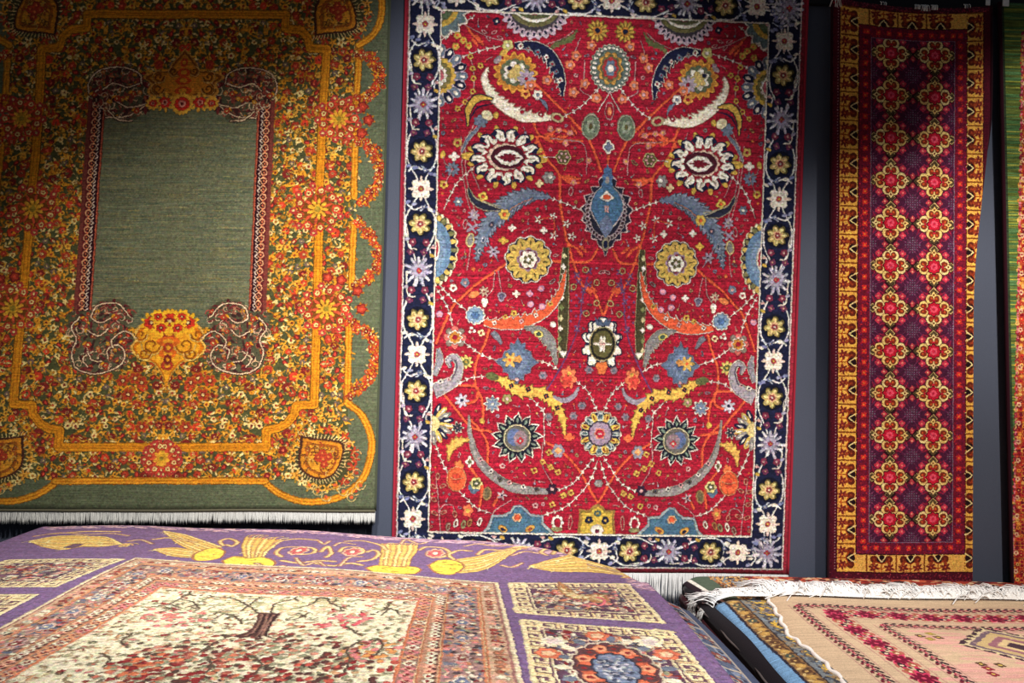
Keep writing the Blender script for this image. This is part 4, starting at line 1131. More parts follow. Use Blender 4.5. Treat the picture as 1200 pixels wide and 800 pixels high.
# ------------------------------------------------------------------ pattern of the purple garden rug lying on the left pile
PUR = (120, 95, 132)
def scatter(L, inside, box, n, sizes, cols, rg, kinds=(1, 1, 1)):
    for _ in range(n):
        x = rg.uniform(box[0], box[2]); y = rg.uniform(box[1], box[3])
        if not inside(x, y):
            continue
        a = rg.random() * 6.28; s = rg.uniform(*sizes)
        k = rg.random() * sum(kinds)
        if k < kinds[0]:
            L.ell((x, y), s, s * .45, a, rg.choice(cols))
        elif k < kinds[0] + kinds[1]:
            L.bloom((x, y), s, rg.choice(cols), rg.choice(cols), 5, a)
        else:
            L.line([(x, y), (x + s * 1.6 * math.cos(a), y + s * 1.6 * math.sin(a)), (x + s * 2 * math.cos(a + .8), y + s * 2 * math.sin(a + .8))], s * .28, rg.choice(cols))

def quadmap(q):
    return lambda u, v: (tuple(np.array(q[0]) * (1 - u) * (1 - v) + np.array(q[1]) * u * (1 - v) + np.array(q[2]) * u * v + np.array(q[3]) * (1 - u) * v))

def inpoly(P):
    P = [tuple(p) for p in P]
    def f(x, y):
        c = False
        for (ax, ay), (bx, by) in zip(P, P[1:] + P[:1]):
            if (ay > y) != (by > y) and x < ax + (y - ay) / (by - ay) * (bx - ax):
                c = not c
        return c
    return f

def weave_purple():
    L = Loom(2760, 2300, 0.5, PUR)
    rg = random.Random(17)
    CRM, GLD, YEL, ORN = (232, 222, 190), (216, 184, 110), (240, 214, 70), (196, 106, 62)
    BRN, DRD, ROS, GGR, DKV = (92, 58, 54), (136, 44, 46), (214, 130, 126), (140, 140, 112), (78, 62, 84)
    MIX = [CRM, ROS, DRD, (190, 120, 90), (110, 110, 120), (70, 60, 64), (206, 150, 110), (230, 200, 170)]
    # worn pale edge along the far end
    for p in ([(120, 107), (550, 53), (942, 66), (1301, 100), (1663, 191), (2047, 294), (2332, 461), (2568, 740), (2632, 1023)],):
        L.line(p, 70, (150, 116, 150)); 
        for q in smooth_path(p, 40):
            for _ in range(3):
                c = (q[0] + rg.uniform(-20, 20), q[1] + rg.uniform(-30, 60))
                L.ell(c, rg.uniform(12, 30), rg.uniform(5, 9), rg.uniform(-.4, .4), rg.choice([(206, 176, 190), (190, 150, 170), PUR, (220, 180, 180)]))
    # gold beasts and scrolls of the broad far band
    def gold(pts, col=GLD):          # the small bird of the side panel
        P = [tuple(q) for q in smooth_path(pts + [pts[0]], 5)]
        L.poly(P, col)
        L.line(P, 8, (172, 116, 84), False)
        cx = sum(q[0] for q in P) / len(P); cy = sum(q[1] for q in P) / len(P)
        for k in range(0, len(P), 2):
            q = P[k]; f = rg.uniform(.3, .62)
            L.line([q, (cx + (q[0] - cx) * f, cy + (q[1] - cy) * f)], 6, rg.choice([(184, 132, 84), (236, 220, 160), (196, 150, 96)]))
        n = len(P)
        for k in range(n // 3):
            a, b = P[(k * 3) % n], P[(n - k * 3 - 1) % n]
            m = ((a[0] + b[0]) / 2, (a[1] + b[1]) / 2)
            L.line([a, ((a[0] * 2 + m[0]) / 3, (a[1] * 2 + m[1]) / 3)], 7, (180, 124, 64))
    def scroll(pts, w=15, col=(222, 194, 130)):
        L.line(pts, w + 9, (166, 104, 90)); L.line(pts, w, col)
    def wing(A, B, n=7):
        A, B = [np.array(q, float) for q in A], [np.array(q, float) for q in B]
        O = [tuple(q) for q in smooth_path(A, 5)] + [tuple(q) for q in smooth_path(B, 5)][::-1]
        L.line(O + O[:1], 15, (160, 104, 84), False)
        L.poly(O, (214, 178, 96))
        for k in range(n * 2 + 1):
            f = k / (n * 2)
            P = [x * (1 - f) + y * f for x, y in zip(A, B)]
            e = np.array(P[-1]) - P[-2]; e = e / (np.hypot(*e) + 1e-6); m_ = np.array([-e[1], e[0]]); g_ = rg.uniform(12, 46); L.line(P, 5 if k % 2 else 10, ((226, 190, 104), (176, 128, 86), (238, 216, 140), (190, 140, 90))[k % 4]); L.line([P[-1], P[-1] + e * g_ + m_ * g_ * .2, P[-1] + e * g_ * 1.3 + m_ * g_ * .9], 8, ((226, 190, 104), (186, 120, 96), (238, 216, 140), (206, 160, 100))[k % 4])
        for k in range(n * 3):
            f, t = rg.random(), rg.randrange(len(A) - 1)
            q = A[t] * (1 - f) + B[t] * f
            L.line([q, q + np.array([rg.uniform(-18, 18), rg.uniform(18, 34)])], 5, (240, 222, 160))
    def body(pts):
        P = [tuple(q) for q in smooth_path(pts + [pts[0]], 5)]
        L.line(P, 16, (170, 110, 80), False); L.poly(P, (238, 214, 84))
        c = (sum(q[0] for q in P) / len(P), sum(q[1] for q in P) / len(P))
        for k in range(14):
            q = P[rg.randrange(len(P))]; f = rg.uniform(.3, .8); o = (c[0] + (q[0] - c[0]) * f, c[1] + (q[1] - c[1]) * f)
            L.line([o, (o[0] + rg.uniform(-30, 30), o[1] + rg.uniform(-16, 16))], 6, rg.choice([(206, 166, 70), (250, 232, 120), (190, 140, 70)]))
    wing([(185, 379), (313, 485), (403, 527), (443, 478), (518, 474), (575, 421)], [(185, 379), (231, 307), (307, 283), (385, 296), (462, 309), (575, 421)])
    L.poly([(383, 497), (389, 432), (429, 430), (433, 478), (423, 510)], (110, 84, 100))
    wing([(672, 202), (778, 358), (869, 468), (956, 556)], [(635, 148), (741, 198), (876, 316), (974, 413)], 5)
    wing([(749, 507), (849, 606), (924, 631), (970, 614)], [(743, 492), (806, 456), (891, 498), (956, 540)], 4)
    body([(928, 572), (935, 480), (964, 446), (1019, 506), (1045, 625), (1014, 682), (965, 671)])
    wing([(1150, 647), (1108, 532), (1061, 391), (1028, 234)], [(1210, 630), (1195, 527), (1196, 432), (1189, 296)], 5)
    body([(1076, 679), (1098, 607), (1163, 646), (1204, 630), (1267, 696), (1282, 775), (1227, 777), (1172, 781), (1115, 757)])
    wing([(1680, 756), (1667, 619), (1655, 501), (1634, 355)], [(1782, 751), (1780, 614), (1790, 492), (1784, 362)], 6)
    body([(1635, 797), (1668, 756), (1739, 766), (1795, 751), (1829, 787), (1809, 851), (1736, 854), (1675, 857)])
    wing([(1906, 809), (1997, 806), (2084, 737), (2202, 485)], [(1886, 665), (1971, 617), (2067, 554), (2198, 421)], 6)
    body([(1860, 721), (1898, 636), (1959, 647), (1987, 728), (1951, 832), (1894, 822)])
    wing([(2247, 729), (2332, 790), (2460, 796), (2589, 829)], [(2248, 715), (2371, 597), (2490, 515), (2588, 804)], 6)
    for p in ([(982, 396), (940, 313), (958, 258), (1016, 325), (1022, 410), (990, 378)], [(1190, 383), (1201, 313), (1264, 274), (1351, 303)], [(1281, 626), (1242, 554), (1239, 461), (1286, 443), (1366, 471), (1392, 561), (1346, 593), (1302, 551)],
              [(1299, 695), (1371, 732), (1435, 702), (1501, 712)], [(1416, 545), (1421, 434), (1462, 572), (1456, 645)], [(1490, 541), (1494, 447), (1549, 444), (1584, 535), (1553, 597), (1508, 570)], [(1474, 313), (1544, 290), (1629, 373), (1665, 468)],
              [(1590, 707), (1636, 664), (1649, 561), (1619, 487), (1598, 535)], [(1437, 742), (1507, 777), (1563, 735), (1611, 759)], [(1805, 460), (1829, 394), (1903, 422), (1928, 516), (1896, 593), (1847, 566), (1849, 489), (1884, 487)], [(1951, 619), (1929, 546), (1968, 466), (2018, 480)],
              [(2046, 540), (2075, 461), (2135, 473), (2197, 454)], [(2323, 555), (2306, 510), (2334, 445), (2368, 460), (2353, 538)], [(2370, 443), (2430, 488), (2499, 546), (2566, 658)], [(660, 314), (716, 274), (848, 336)], [(202, 254), (322, 209), (464, 199)], [(1057, 734), (1103, 796), (1134, 833)]):
        scroll(p)
    for p in ([(153, 294), (227, 234), (350, 262), (446, 237), (533, 268)], [(1212, 726), (1295, 825), (1319, 773), (1362, 822)], [(1340, 651), (1399, 769), (1438, 715), (1476, 779)], [(1532, 776), (1547, 640), (1591, 624)], [(1362, 320), (1397, 386), (1406, 318)], [(1446, 417), (1462, 348), (1525, 378)],
              [(1715, 333), (1727, 225), (1788, 328), (1823, 290)], [(1992, 384), (2047, 346), (2120, 393), (2194, 372)], [(580, 371), (616, 334), (689, 397)], [(2184, 563), (2240, 499), (2291, 526)], [(2218, 676), (2175, 732), (2137, 707)], [(901, 687), (958, 752), (991, 724)], [(2423, 424), (2487, 485), (2549, 543)], [(2477, 690), (2534, 741), (2577, 791)]):
        scroll(p, 11, (218, 190, 146))
    for c in ((1322, 519), (1540, 538), (1872, 520)):
        L.lobes(c, 42, 90, 7, .2, (226, 180, 150)); L.lobes(c, 32, 66, 7, .25, (196, 96, 96)); L.ell(c, 12, 26, 0, CRM)
    # ---- middle block with its nested borders
    O = [(753, 682), (2104, 944), (2131, 1833), (747, 1848)]
    I = [(1010, 1074), (1845, 1190), (1836, 1837), (1000, 1845)]
    for q in (O, I):
        for a, b in ((2, 1), (3, 0)):
            d = np.array(q[a]) - np.array(q[b]); q[a] = tuple(np.array(q[a]) + d * (500 / abs(d[1])))
    lerp = lambda f: [tuple(np.array(o) * (1 - f) + np.array(i) * f) for o, i in zip(O, I)]
    for f, col in ((-.05, (222, 204, 168)), (.0, (150, 104, 96)), (.025, (190, 156, 128)), (.20, (196, 126, 92)), (.222, (232, 196, 150)), (.235, (196, 126, 92)), (.255, (150, 118, 112)), (.60, (196, 126, 92)), (.622, (232, 196, 150)), (.632, (178, 132, 106)), (.78, (196, 126, 92)), (.80, (232, 196, 150)), (.812, (146, 108, 98)), (.95, (206, 124, 88)), (.98, (238, 214, 184))):
        L.poly(lerp(f), col)
    def along(f, step, fn):
        P = lerp(f)
        path = [P[3], P[0], P[1], P[2]]
        for a, b in zip(path[:-1], path[1:]):
            n = max(1, int(math.hypot(b[0] - a[0], b[1] - a[1]) / step))
            for k in range(n):
                t = (k + .5) / n
                fn((a[0] + (b[0] - a[0]) * t, a[1] + (b[1] - a[1]) * t), k)
    along(.12, 30, lambda c, k: (L.bloom(c, 13, rg.choice([CRM, (214, 150, 130), (150, 70, 60), (150, 100, 76)]), rg.choice(MIX), 5, k), L.ell((c[0] + 15, c[1] + 12), 10, 5, k, rg.choice(MIX))))
    for f in (.29, .33, .37, .41, .45, .49, .53, .57):
        along(f, 22, lambda c, k: (L.ell((c[0] + rg.uniform(-9, 9), c[1] + rg.uniform(-9, 9)), rg.uniform(7, 14), rg.uniform(4, 8), rg.random() * 6, rg.choice(MIX + [GGR, (90, 100, 120), (150, 118, 112)]))))
    along(.43, 130, lambda c, k: (L.lobes(c, 25, 34, 8, .25, rg.choice([(214, 204, 190), (200, 170, 160)])), L.lobes(c, 17, 23, 6, .25, rg.choice([(110, 116, 140), (140, 70, 66)])), L.disc(c, 7, CRM)))
    along(.44, 60, lambda c, k: (L.line([(c[0] - 22, c[1] + 16), (c[0], c[1] - 18), (c[0] + 22, c[1] + 16)], 5, (196, 160, 140))))
    along(.70, 27, lambda c, k: (L.bloom(c, 15, rg.choice([CRM, (232, 170, 140), CRM]), DRD, 5, k), L.ell((c[0] + 12, c[1] + 12), 8, 5, k, BRN)))
    along(.88, 34, lambda c, k: (L.lobes(c, 19, 19, 4, .3, rg.choice([(214, 150, 110), CRM, ROS])), L.disc(c, 8, DRD), L.line([(c[0] - 15, c[1] - 14), (c[0] + 15, c[1] + 14)], 4, (214, 180, 150))))
    # ---- the ivory field: a tree among blossoms
    F = lerp(1.0)
    L.poly(F, (228, 218, 184))
    ins = inpoly(F)
    bb = (min(p[0] for p in F), min(p[1] for p in F), max(p[0] for p in F), max(p[1] for p in F))
    scatter(L, ins, bb, 1700, (7, 14), [GGR, (168, 160, 126), (190, 176, 140), (120, 116, 92), (206, 190, 150), (196, 150, 110), (150, 130, 100)], rg, (4, .3, 1))
    scatter(L, ins, bb, 420, (7, 12), [(196, 112, 92), ROS, DRD, (206, 150, 110), (86, 70, 60)], rg, (3, 1, .2))
    for c, r, n, cols in (((1467, 1711), 280, 330, [(150, 76, 66), (120, 56, 52), BRN, (170, 96, 80), (206, 140, 116), (84, 66, 56), GGR, (214, 190, 160)]), ((1375, 1792), 190, 80, [(150, 60, 52), DRD, (200, 120, 90)]), ((1661, 1398), 90, 34, [ROS, (204, 84, 92)]), ((1246, 1741), 90, 36, [(200, 110, 76), DRD]),
                          ((1718, 1788), 150, 60, [(196, 90, 76), DRD, BRN]), ((1167, 1365), 100, 36, [(206, 120, 110), ROS]), ((1779, 1647), 90, 40, [(214, 150, 90), ROS])):
        for _ in range(n):
            a = rg.random() * 6.28; d = r * math.sqrt(rg.random())
            x, y = c[0] + d * math.cos(a), c[1] + d * .8 * math.sin(a)
            if ins(x, y):
                L.ell((x, y), rg.uniform(7, 11), rg.uniform(8, 13), rg.random() * .6, rg.choice(cols))
                if rg.random() < .3: L.ell((x + 12, y + 14), 8, 5, .5, GGR)
    # pale crown above the trunk
    for _ in range(420):
        x, y = (1408, 1204)[0] + rg.gauss(0, 130), (1408, 1204)[1] + rg.gauss(0, 55)
        if ins(x, y): L.ell((x, y), rg.uniform(12, 22), 5, rg.uniform(-.9, .9), rg.choice([(226, 220, 190), (196, 190, 150), (150, 150, 110), (212, 180, 140)]))
    bark = [(1386, 1301), (1453, 1307), (1454, 1356), (1451, 1434), (1459, 1491), (1480, 1525), (1452, 1512), (1450, 1546), (1433, 1520), (1411, 1534), (1379, 1520), (1405, 1486), (1410, 1442), (1402, 1374)]
    L.poly(bark, (84, 54, 50))
    for p in ([(1401, 1318), (1414, 1389), (1423, 1471), (1413, 1513)], [(1419, 1318), (1433, 1404), (1442, 1478), (1446, 1526)], [(1438, 1325), (1442, 1404), (1451, 1477), (1458, 1512)]):
        L.line(p, 7, (150, 112, 96)); L.line([(q[0] + 9, q[1]) for q in p], 5, (50, 32, 34))
    for p in ([(1375, 1521), (1355, 1561), (1344, 1625)], [(1480, 1525), (1508, 1545), (1524, 1538)], [(1389, 1310), (1331, 1225), (1256, 1154), (1200, 1146)], [(1424, 1300), (1411, 1213), (1460, 1166)], [(1060, 1269), (1096, 1233), (1105, 1177), (1116, 1129)], [(1096, 1233), (1150, 1265), (1177, 1230)], [(1105, 1177), (1157, 1204), (1200, 1264)], [(1104, 1318), (1119, 1276)],
              [(1499, 1255), (1522, 1228), (1532, 1191), (1535, 1153)], [(1561, 1162), (1585, 1217), (1624, 1260)], [(1585, 1217), (1597, 1197)], [(1741, 1316), (1762, 1282), (1770, 1211)], [(1757, 1348), (1772, 1281)], [(1774, 1273), (1801, 1314)], [(1329, 1286), (1336, 1225), (1343, 1160)], [(1322, 1328), (1359, 1383)], [(1489, 1380), (1522, 1355), (1527, 1331)], [(1668, 1451), (1691, 1479), (1711, 1514)], [(1155, 1628), (1115, 1579), (1116, 1533)], [(1160, 1768), (1153, 1721), (1129, 1688)], [(1722, 1787), (1725, 1706), (1706, 1649), (1722, 1586)], [(1783, 1677), (1793, 1617), (1782, 1566)], [(1404, 1791), (1401, 1739), (1372, 1684)], [(1521, 1790), (1515, 1726), (1489, 1682)], [(1279, 1362), (1287, 1312), (1312, 1328)]):
        L.line(p, 6, (92, 76, 64))
        q = p[-1]
        for k in range(3):
            a = rg.random() * 6.28; L.line([q, (q[0] + 26 * math.cos(a), q[1] + 26 * math.sin(a))], 6, (96, 84, 66))
    # ---- side panels with key borders
    def panel(q, medal, seed):
        r2 = random.Random(seed)
        M = quadmap(q)
        w = math.hypot(q[1][0] - q[0][0], q[1][1] - q[0][1]); h = math.hypot(q[3][0] - q[0][0], q[3][1] - q[0][1])
        L.poly(q, (232, 216, 172))
        L.clip = (min(a[0] for a in q), min(a[1] for a in q), max(a[0] for a in q), max(a[1] for a in q))
        fu, fv = 62 / w, 62 / h
        L.poly([M(fu * .12, fv * .12), M(1 - fu * .12, fv * .12), M(1 - fu * .12, 1 - fv * .12), M(fu * .12, 1 - fv * .12)], (112, 78, 92))
        def key(a, b, n0):
            n = max(2, int(math.hypot(b[0] - a[0], b[1] - a[1]) / 58))
            d = (np.array(b) - a) / n
            nn = np.array(n0)
            for k in range(n):
                o = np.array(a) + d * k
                P = [o + nn * .2, o + nn * .85, o + d * .55 + nn * .85, o + d * .55 + nn * .45, o + d * .3 + nn * .45]
                L.line([tuple(x) for x in P], 11, (232, 214, 166), False); L.line([tuple(o + d * .8 + nn * .2), tuple(o + d * .8 + nn * .85)], 10, (236, 206, 150), False); L.line([tuple(o + nn * .2), tuple(o + d + nn * .2)], 9, (230, 210, 160), False)
        U = np.array(M(fu, 0)) - np.array(M(0, 0)); V = np.array(M(0, fv)) - np.array(M(0, 0))
        key(M(0, 0), M(1, 0), V); key(M(0, 1), M(1, 1), -V); key(M(0, 0), M(0, 1), U); key(M(1, 0), M(1, 1), -U)
        for e, col in ((1.0, (236, 220, 176)), (1.12, (96, 66, 84))):
            L.poly([M(fu * e, fv * e), M(1 - fu * e, fv * e), M(1 - fu * e, 1 - fv * e), M(fu * e, 1 - fv * e)], col)
        for _ in range(int(w * h / 520)):
            u, v = r2.uniform(fu * 1.2, 1 - fu * 1.2), r2.uniform(fv * 1.2, 1 - fv * 1.2)
            c = M(u, v); a = r2.random() * 6.28
            if r2.random() < .6: L.ell(c, r2.uniform(9, 18), r2.uniform(5, 8), a, r2.choice(MIX + [GGR, (150, 140, 120), (120, 86, 100)]))
            elif r2.random() < .6: L.bloom(c, r2.uniform(11, 18), r2.choice(MIX), r2.choice(MIX), 5, a)
            else: L.line([c, (c[0] + 24 * math.cos(a), c[1] + 24 * math.sin(a)), (c[0] + 30 * math.cos(a + .9), c[1] + 30 * math.sin(a + .9))], 5, r2.choice([CRM, (216, 180, 150)]))
        if not medal:
            L.clip = None
        if medal:
            c = medal
            for k in range(18):
                t = k * .349; L.ell((c[0] + 132 * math.cos(t), c[1] + 205 * math.sin(t)), 22, 15, t, CRM if k % 2 else (110, 116, 130))
            L.lobes(c, 116, 186, 16, .08, (210, 196, 170)); L.lobes(c, 108, 174, 16, .08, (96, 62, 66)); L.lobes(c, 98, 160, 14, .1, (206, 104, 74))
            for k in range(14):
                t = k * .449; L.bloom((c[0] + 80 * math.cos(t), c[1] + 132 * math.sin(t)), 22, (90, 60, 62) if k % 2 else (226, 150, 110), DRD, 5, t)
            L.lobes(c, 64, 104, 12, .1, (60, 58, 72)); L.lobes(c, 58, 96, 12, .1, (116, 128, 150))
            for _ in range(70):
                t = r2.random() * 6.28; d = r2.random() ** .5 * .85
                L.disc((c[0] + 54 * d * math.cos(t), c[1] + 90 * d * math.sin(t)), 7, r2.choice([(70, 76, 96), (190, 190, 196), (150, 150, 160)]))
            for a, b in ((-135, -180), (125, -175), (-150, 190), (140, 190)):
                L.lobes((c[0] + a, c[1] + b), 40, 44, 7, .3, CRM); L.lobes((c[0] + a, c[1] + b), 22, 24, 5, .3, (214, 196, 190))
            for a, b in ((-10, -225), (-160, -90), (150, -90)):
                L.lobes((c[0] + a, c[1] + b), 36, 40, 6, .25, (214, 116, 84)); L.lobes((c[0] + a, c[1] + b), 20, 20, 5, .25, (236, 190, 150))
        L.clip = None
    L.clip = None
    panel([(2150, 931), (2577, 959), (2592, 1414), (2157, 1296)], None, 3)
    gold([(2332, 935), (2347, 1034), (2395, 1104), (2452, 1102), (2463, 1169), (2426, 1189), (2388, 1153), (2346, 1126), (2323, 1034)], (222, 200, 150))
    L.line([(2436, 1132), (2452, 1170), (2431, 1227), (2407, 1208)], 12, (214, 110, 116))
    e1, e2 = (2163, 1361), (2593, 1474)
    panel([e1, e2, (e2[0] + 30, e2[1] + 900), (e1[0] + 0, e1[1] + 900)], (2382, 1731), 4)
    a, b = (719, 697), (685, 1095)
    panel([(a[0] - 430, a[1] - 10), a, b, (b[0] - 430, b[1] - 10)], None, 5)
    b = (673, 1164)
    panel([(b[0] - 430, b[1]), b, (b[0], b[1] + 800), (b[0] - 430, b[1] + 800)], None, 6)
    L.contour(.82, 130)
    L.mottle(53, .07, 4)
    L.knots(52, .5, .8, 5)
    L.age(51, 0.05, 0.07, 80, 2)
    return L

# ------------------------------------------------------------------ patterns of the rugs on the right pile (one drawing frame, mm from x = 1.2, y = -0.05)
def weave_tan():
    L = Loom(2100, 1500, 0.5, (200, 174, 142))
    rg = random.Random(23)
    DRD, MAG, DBR = (104, 26, 44), (160, 30, 70), (50, 34, 40)
    h = lambda p, dx: (p[0] + dx, p[1])
    for _ in range(190):
        c = rg.choice([(922, 901), (950, 1008), (943, 1194), (769, 1263), (1273, 805)])
        L.ell((c[0] + rg.gauss(0, 110), c[1] + rg.gauss(0, 60)), 60, 14, 0, rg.choice([(210, 164, 146), (206, 174, 146), (214, 160, 148)]))
    def row(a, b, step, fn):
        n = int(math.hypot(b[0] - a[0], b[1] - a[1]) / step)
        for k in range(n):
            t = (k + .5) / n
            fn((a[0] + (b[0] - a[0]) * t, a[1] + (b[1] - a[1]) * t), k, math.atan2(b[1] - a[1], b[0] - a[0]))
    def guard(c, k, a):
        q = lambda s, w: (c[0] + s * math.cos(a) - w * math.sin(a), c[1] + s * math.sin(a) + w * math.cos(a))
        L.bloom(q(0, 0), 15, DBR if k % 2 else DRD, (214, 150, 140), 4, a); L.ell(q(13, 17), 11, 7, a + .6, DRD if k % 2 else (90, 80, 60)); L.ell(q(13, -17), 11, 7, a - .6, DBR); L.disc(q(-12, 0), 6, (190, 70, 90))
    def main(c, k, a):
        q = lambda s, w: (c[0] + s * math.cos(a) - w * math.sin(a), c[1] + s * math.sin(a) + w * math.cos(a))
        if k % 3 == 0:
            L.star(c, 50, 8, (206, 60, 96), (236, 190, 190)); L.star(c, 38, 8, (110, 14, 44), (206, 70, 100)); 
            for w in (-38, 38): L.ell(q(0, w), 18, 9, a, DRD); 
        else:
            for w in (-22, 20):
                L.bloom(q(0, w), 22, DBR if (k + (w > 0)) % 2 else (150, 90, 60), (232, 200, 170), 4, a); L.ell(q(24, w), 14, 9, a, (190, 50, 84)); L.ell(q(0, w * 1.9), 16, 8, a, (176, 96, 84))
            L.ell(q(0, 0), 13, 8, a, (196, 70, 90)); L.disc(q(18, 0), 6, DBR)
    for (a, b, step, fn) in (((453, 511), (1710, 545), 33, guard), ((453, 511), (453, 1379), 33, guard), ((566, 595), (1628, 642), 46, main), ((579, 615), (600, 1390), 46, main), ((721, 722), (1526, 763), 33, guard), ((721, 722), (730, 1418), 33, guard)):
        for w, col in ((1, (180, 140, 124)), (-1, (180, 140, 124))):
            d = np.array(b, float) - a; d /= np.hypot(*d); nn = np.array([-d[1], d[0]]) * w * (32 if fn is guard else 58)
            L.line([tuple(np.array(a) + nn), tuple(np.array(b) + nn)], 6, col, False)
        row(a, b, step, fn)
    # stepped medallion and stray motifs of the field
    c = (1142, 940)
    for f, col in ((1.0, (60, 40, 50)), (.9, (206, 190, 150)), (.82, (110, 90, 100)), (.7, (196, 170, 120)), (.5, (150, 100, 110)), (.34, (216, 190, 140)), (.18, (70, 50, 60))):
        P = []
        for k in range(24):
            t = k * math.pi / 12; r = 1 / (abs(math.cos(t)) + abs(math.sin(t)) * .9)
            P.append((c[0] + 235 * f * r * math.cos(t) * (1 + .05 * (k % 2)), c[1] + 190 * f * r * math.sin(t) * (1 + .05 * (k % 2))))
        L.poly(P, col)
    for k in range(40):
        t = k * .157; r = 1 / (abs(math.cos(t)) + abs(math.sin(t)) * .9)
        L.ell((c[0] + 222 * r * math.cos(t), c[1] + 180 * r * math.sin(t)), 12, 6, t, (70, 46, 56) if k % 2 else (216, 200, 150))
    for p, cols in (((809, 850), 0), ((869, 822), 1), ((875, 866), 0), ((829, 885), 1), ((873, 1152), 2), ((939, 1123), 0), ((861, 1195), 2), ((873, 1116), 0)):
        L.bloom(p, 20, [(84, 60, 40), (150, 130, 60), (130, 30, 50)][cols], (206, 180, 90), 4, .5)
    for _ in range(260):
        x, y = rg.uniform(750, 2000), rg.uniform(720, 1400)
        L.ell((x, y), 9, 3, 0, rg.choice([(206, 160, 150), (190, 160, 136), (214, 180, 160)]))
    L.knots(62, .4, .6, 5)
    L.age(61, 0.05, 0.05, 60, 1)
    return L

def weave_blue():
    L = Loom(2100, 1500, 0.4, (116, 122, 124))
    rg = random.Random(29)
    X = (121, 453)[0]
    e = lambda y: X + 10
    L.rect(0, 0, X + 62, 1500, (118, 160, 198))
    L.rect(X + 50, 0, X + 60, 1500, (40, 36, 50)); L.rect(X + 58, 0, X + 120, 1500, (138, 104, 66)); L.rect(X + 116, 0, X + 124, 1500, (50, 40, 40))
    for y in range(330, 1500, 46):
        L.bloom((X + 88, y), 20, rg.choice([(90, 60, 40), (190, 150, 80), (70, 80, 70)]), (206, 170, 100), 5, y); L.ell((X + 104, y + 22), 12, 6, y, (70, 50, 40)); L.ell((X + 72, y + 22), 12, 6, y, (206, 180, 120))
    for y in range(360, 1500, 150):
        c = (X + 200, y + 40)
        L.lobes(c, 62, 70, 9, .25, (60, 56, 66)); L.lobes(c, 52, 60, 9, .25, (210, 172, 70)); L.lobes(c, 26, 32, 6, .3, (90, 90, 110)); L.bloom((X + 165, y - 34), 24, (70, 64, 60), (196, 170, 120), 5, 1); L.line([(X + 140, y + 90), (X + 200, y + 110), (X + 260, y + 80)], 9, (150, 130, 80))
    for _ in range(900):
        L.ell((rg.uniform(X + 128, X + 420), rg.uniform(200, 1500)), 14, 6, rg.random() * 3, rg.choice([(78, 86, 96), (140, 130, 110), (60, 60, 70), (150, 120, 80), (126, 140, 150)]))
    L.knots(72, .5, .8, 5)
    L.age(71, 0.06, 0.07, 50, 1)
    return L

def weave_rust():
    L = Loom(2100, 800, 0.5, (146, 56, 42))
    rg = random.Random(31)
    a, b = (201, 25), (291, 413)
    sl = (b[0] - a[0]) / (b[1] - a[1])
    for off, w, col in ((-230, 130, (40, 26, 34)), (-104, 16, (226, 220, 206)), (-88, 88, (78, 92, 76)), (0, 40, (150, 100, 62)), (38, 12, (210, 180, 130)), (50, 46, (96, 112, 124)), (96, 12, (60, 40, 40)), (108, 50, (166, 120, 72)), (156, 10, (220, 196, 150)), (166, 30, (120, 56, 44))):
        L.poly([(a[0] + off - 5 * sl * 10, a[1] - 50), (a[0] + off + w - 50 * sl, a[1] - 50), (a[0] + off + w + sl * 750, a[1] + 750), (a[0] + off + sl * 750, a[1] + 750)], col)
    for _ in range(900):
        t = rg.uniform(0, 600); x = a[0] + sl * t + rg.uniform(0, 200)
        L.ell((x, a[1] + t), 12, 5, 1.2 + rg.random(), rg.choice([(70, 50, 40), (206, 170, 110), (120, 70, 40), (110, 124, 130), (190, 140, 80)]))
    for _ in range(3600):
        y = rg.uniform(0, 800); x = rg.uniform(a[0] + 200 + sl * y, 2100)
        L.ell((x, y), rg.uniform(14, 34), rg.uniform(7, 13), rg.uniform(-.5, .5), rg.choice([(190, 76, 50), (120, 30, 34), (206, 150, 110), (90, 30, 30), (220, 190, 150), (160, 50, 40), (70, 50, 50), (196, 100, 70)]))
    L.age(81, 0.06, 0.06, 40, 1)
    return L

def weave_under():
    """the rug peeping out under the purple one (mm from x = 0.6, y = -0.3)"""
    L = Loom(600, 2300, 0.45, (96, 104, 124))
    rg = random.Random(37)
    for _ in range(3600):
        L.ell((rg.uniform(0, 600), rg.uniform(0, 2300)), rg.uniform(9, 24), rg.uniform(5, 10), rg.random() * 3, rg.choice([(70, 84, 112), (110, 124, 150), (130, 142, 164), (84, 96, 120), (150, 160, 176), (52, 56, 76), (176, 150, 120)]))
    for y in range(60, 2300, 170):
        L.rosette((300 + (y % 3) * 20, y), 34, 8, (150, 80, 70), (50, 50, 66), (206, 190, 160), (60, 80, 110)); L.line([(250, y + 60), (300, y + 90), (350, y + 70)], 9, (196, 180, 156))
    for y in range(600, 1150, 26):
        L.ell((rg.uniform(250, 380), y), 24, 9, rg.random() * 3, rg.choice([(206, 180, 150), (30, 28, 36), (150, 70, 60)]))
    L.rect(352, 0, 360, 2300, (176, 164, 150)); L.rect(360, 0, 600, 2300, (70, 82, 108))
    L.age(91, 0.06, 0.07, 40, 1)
    return L

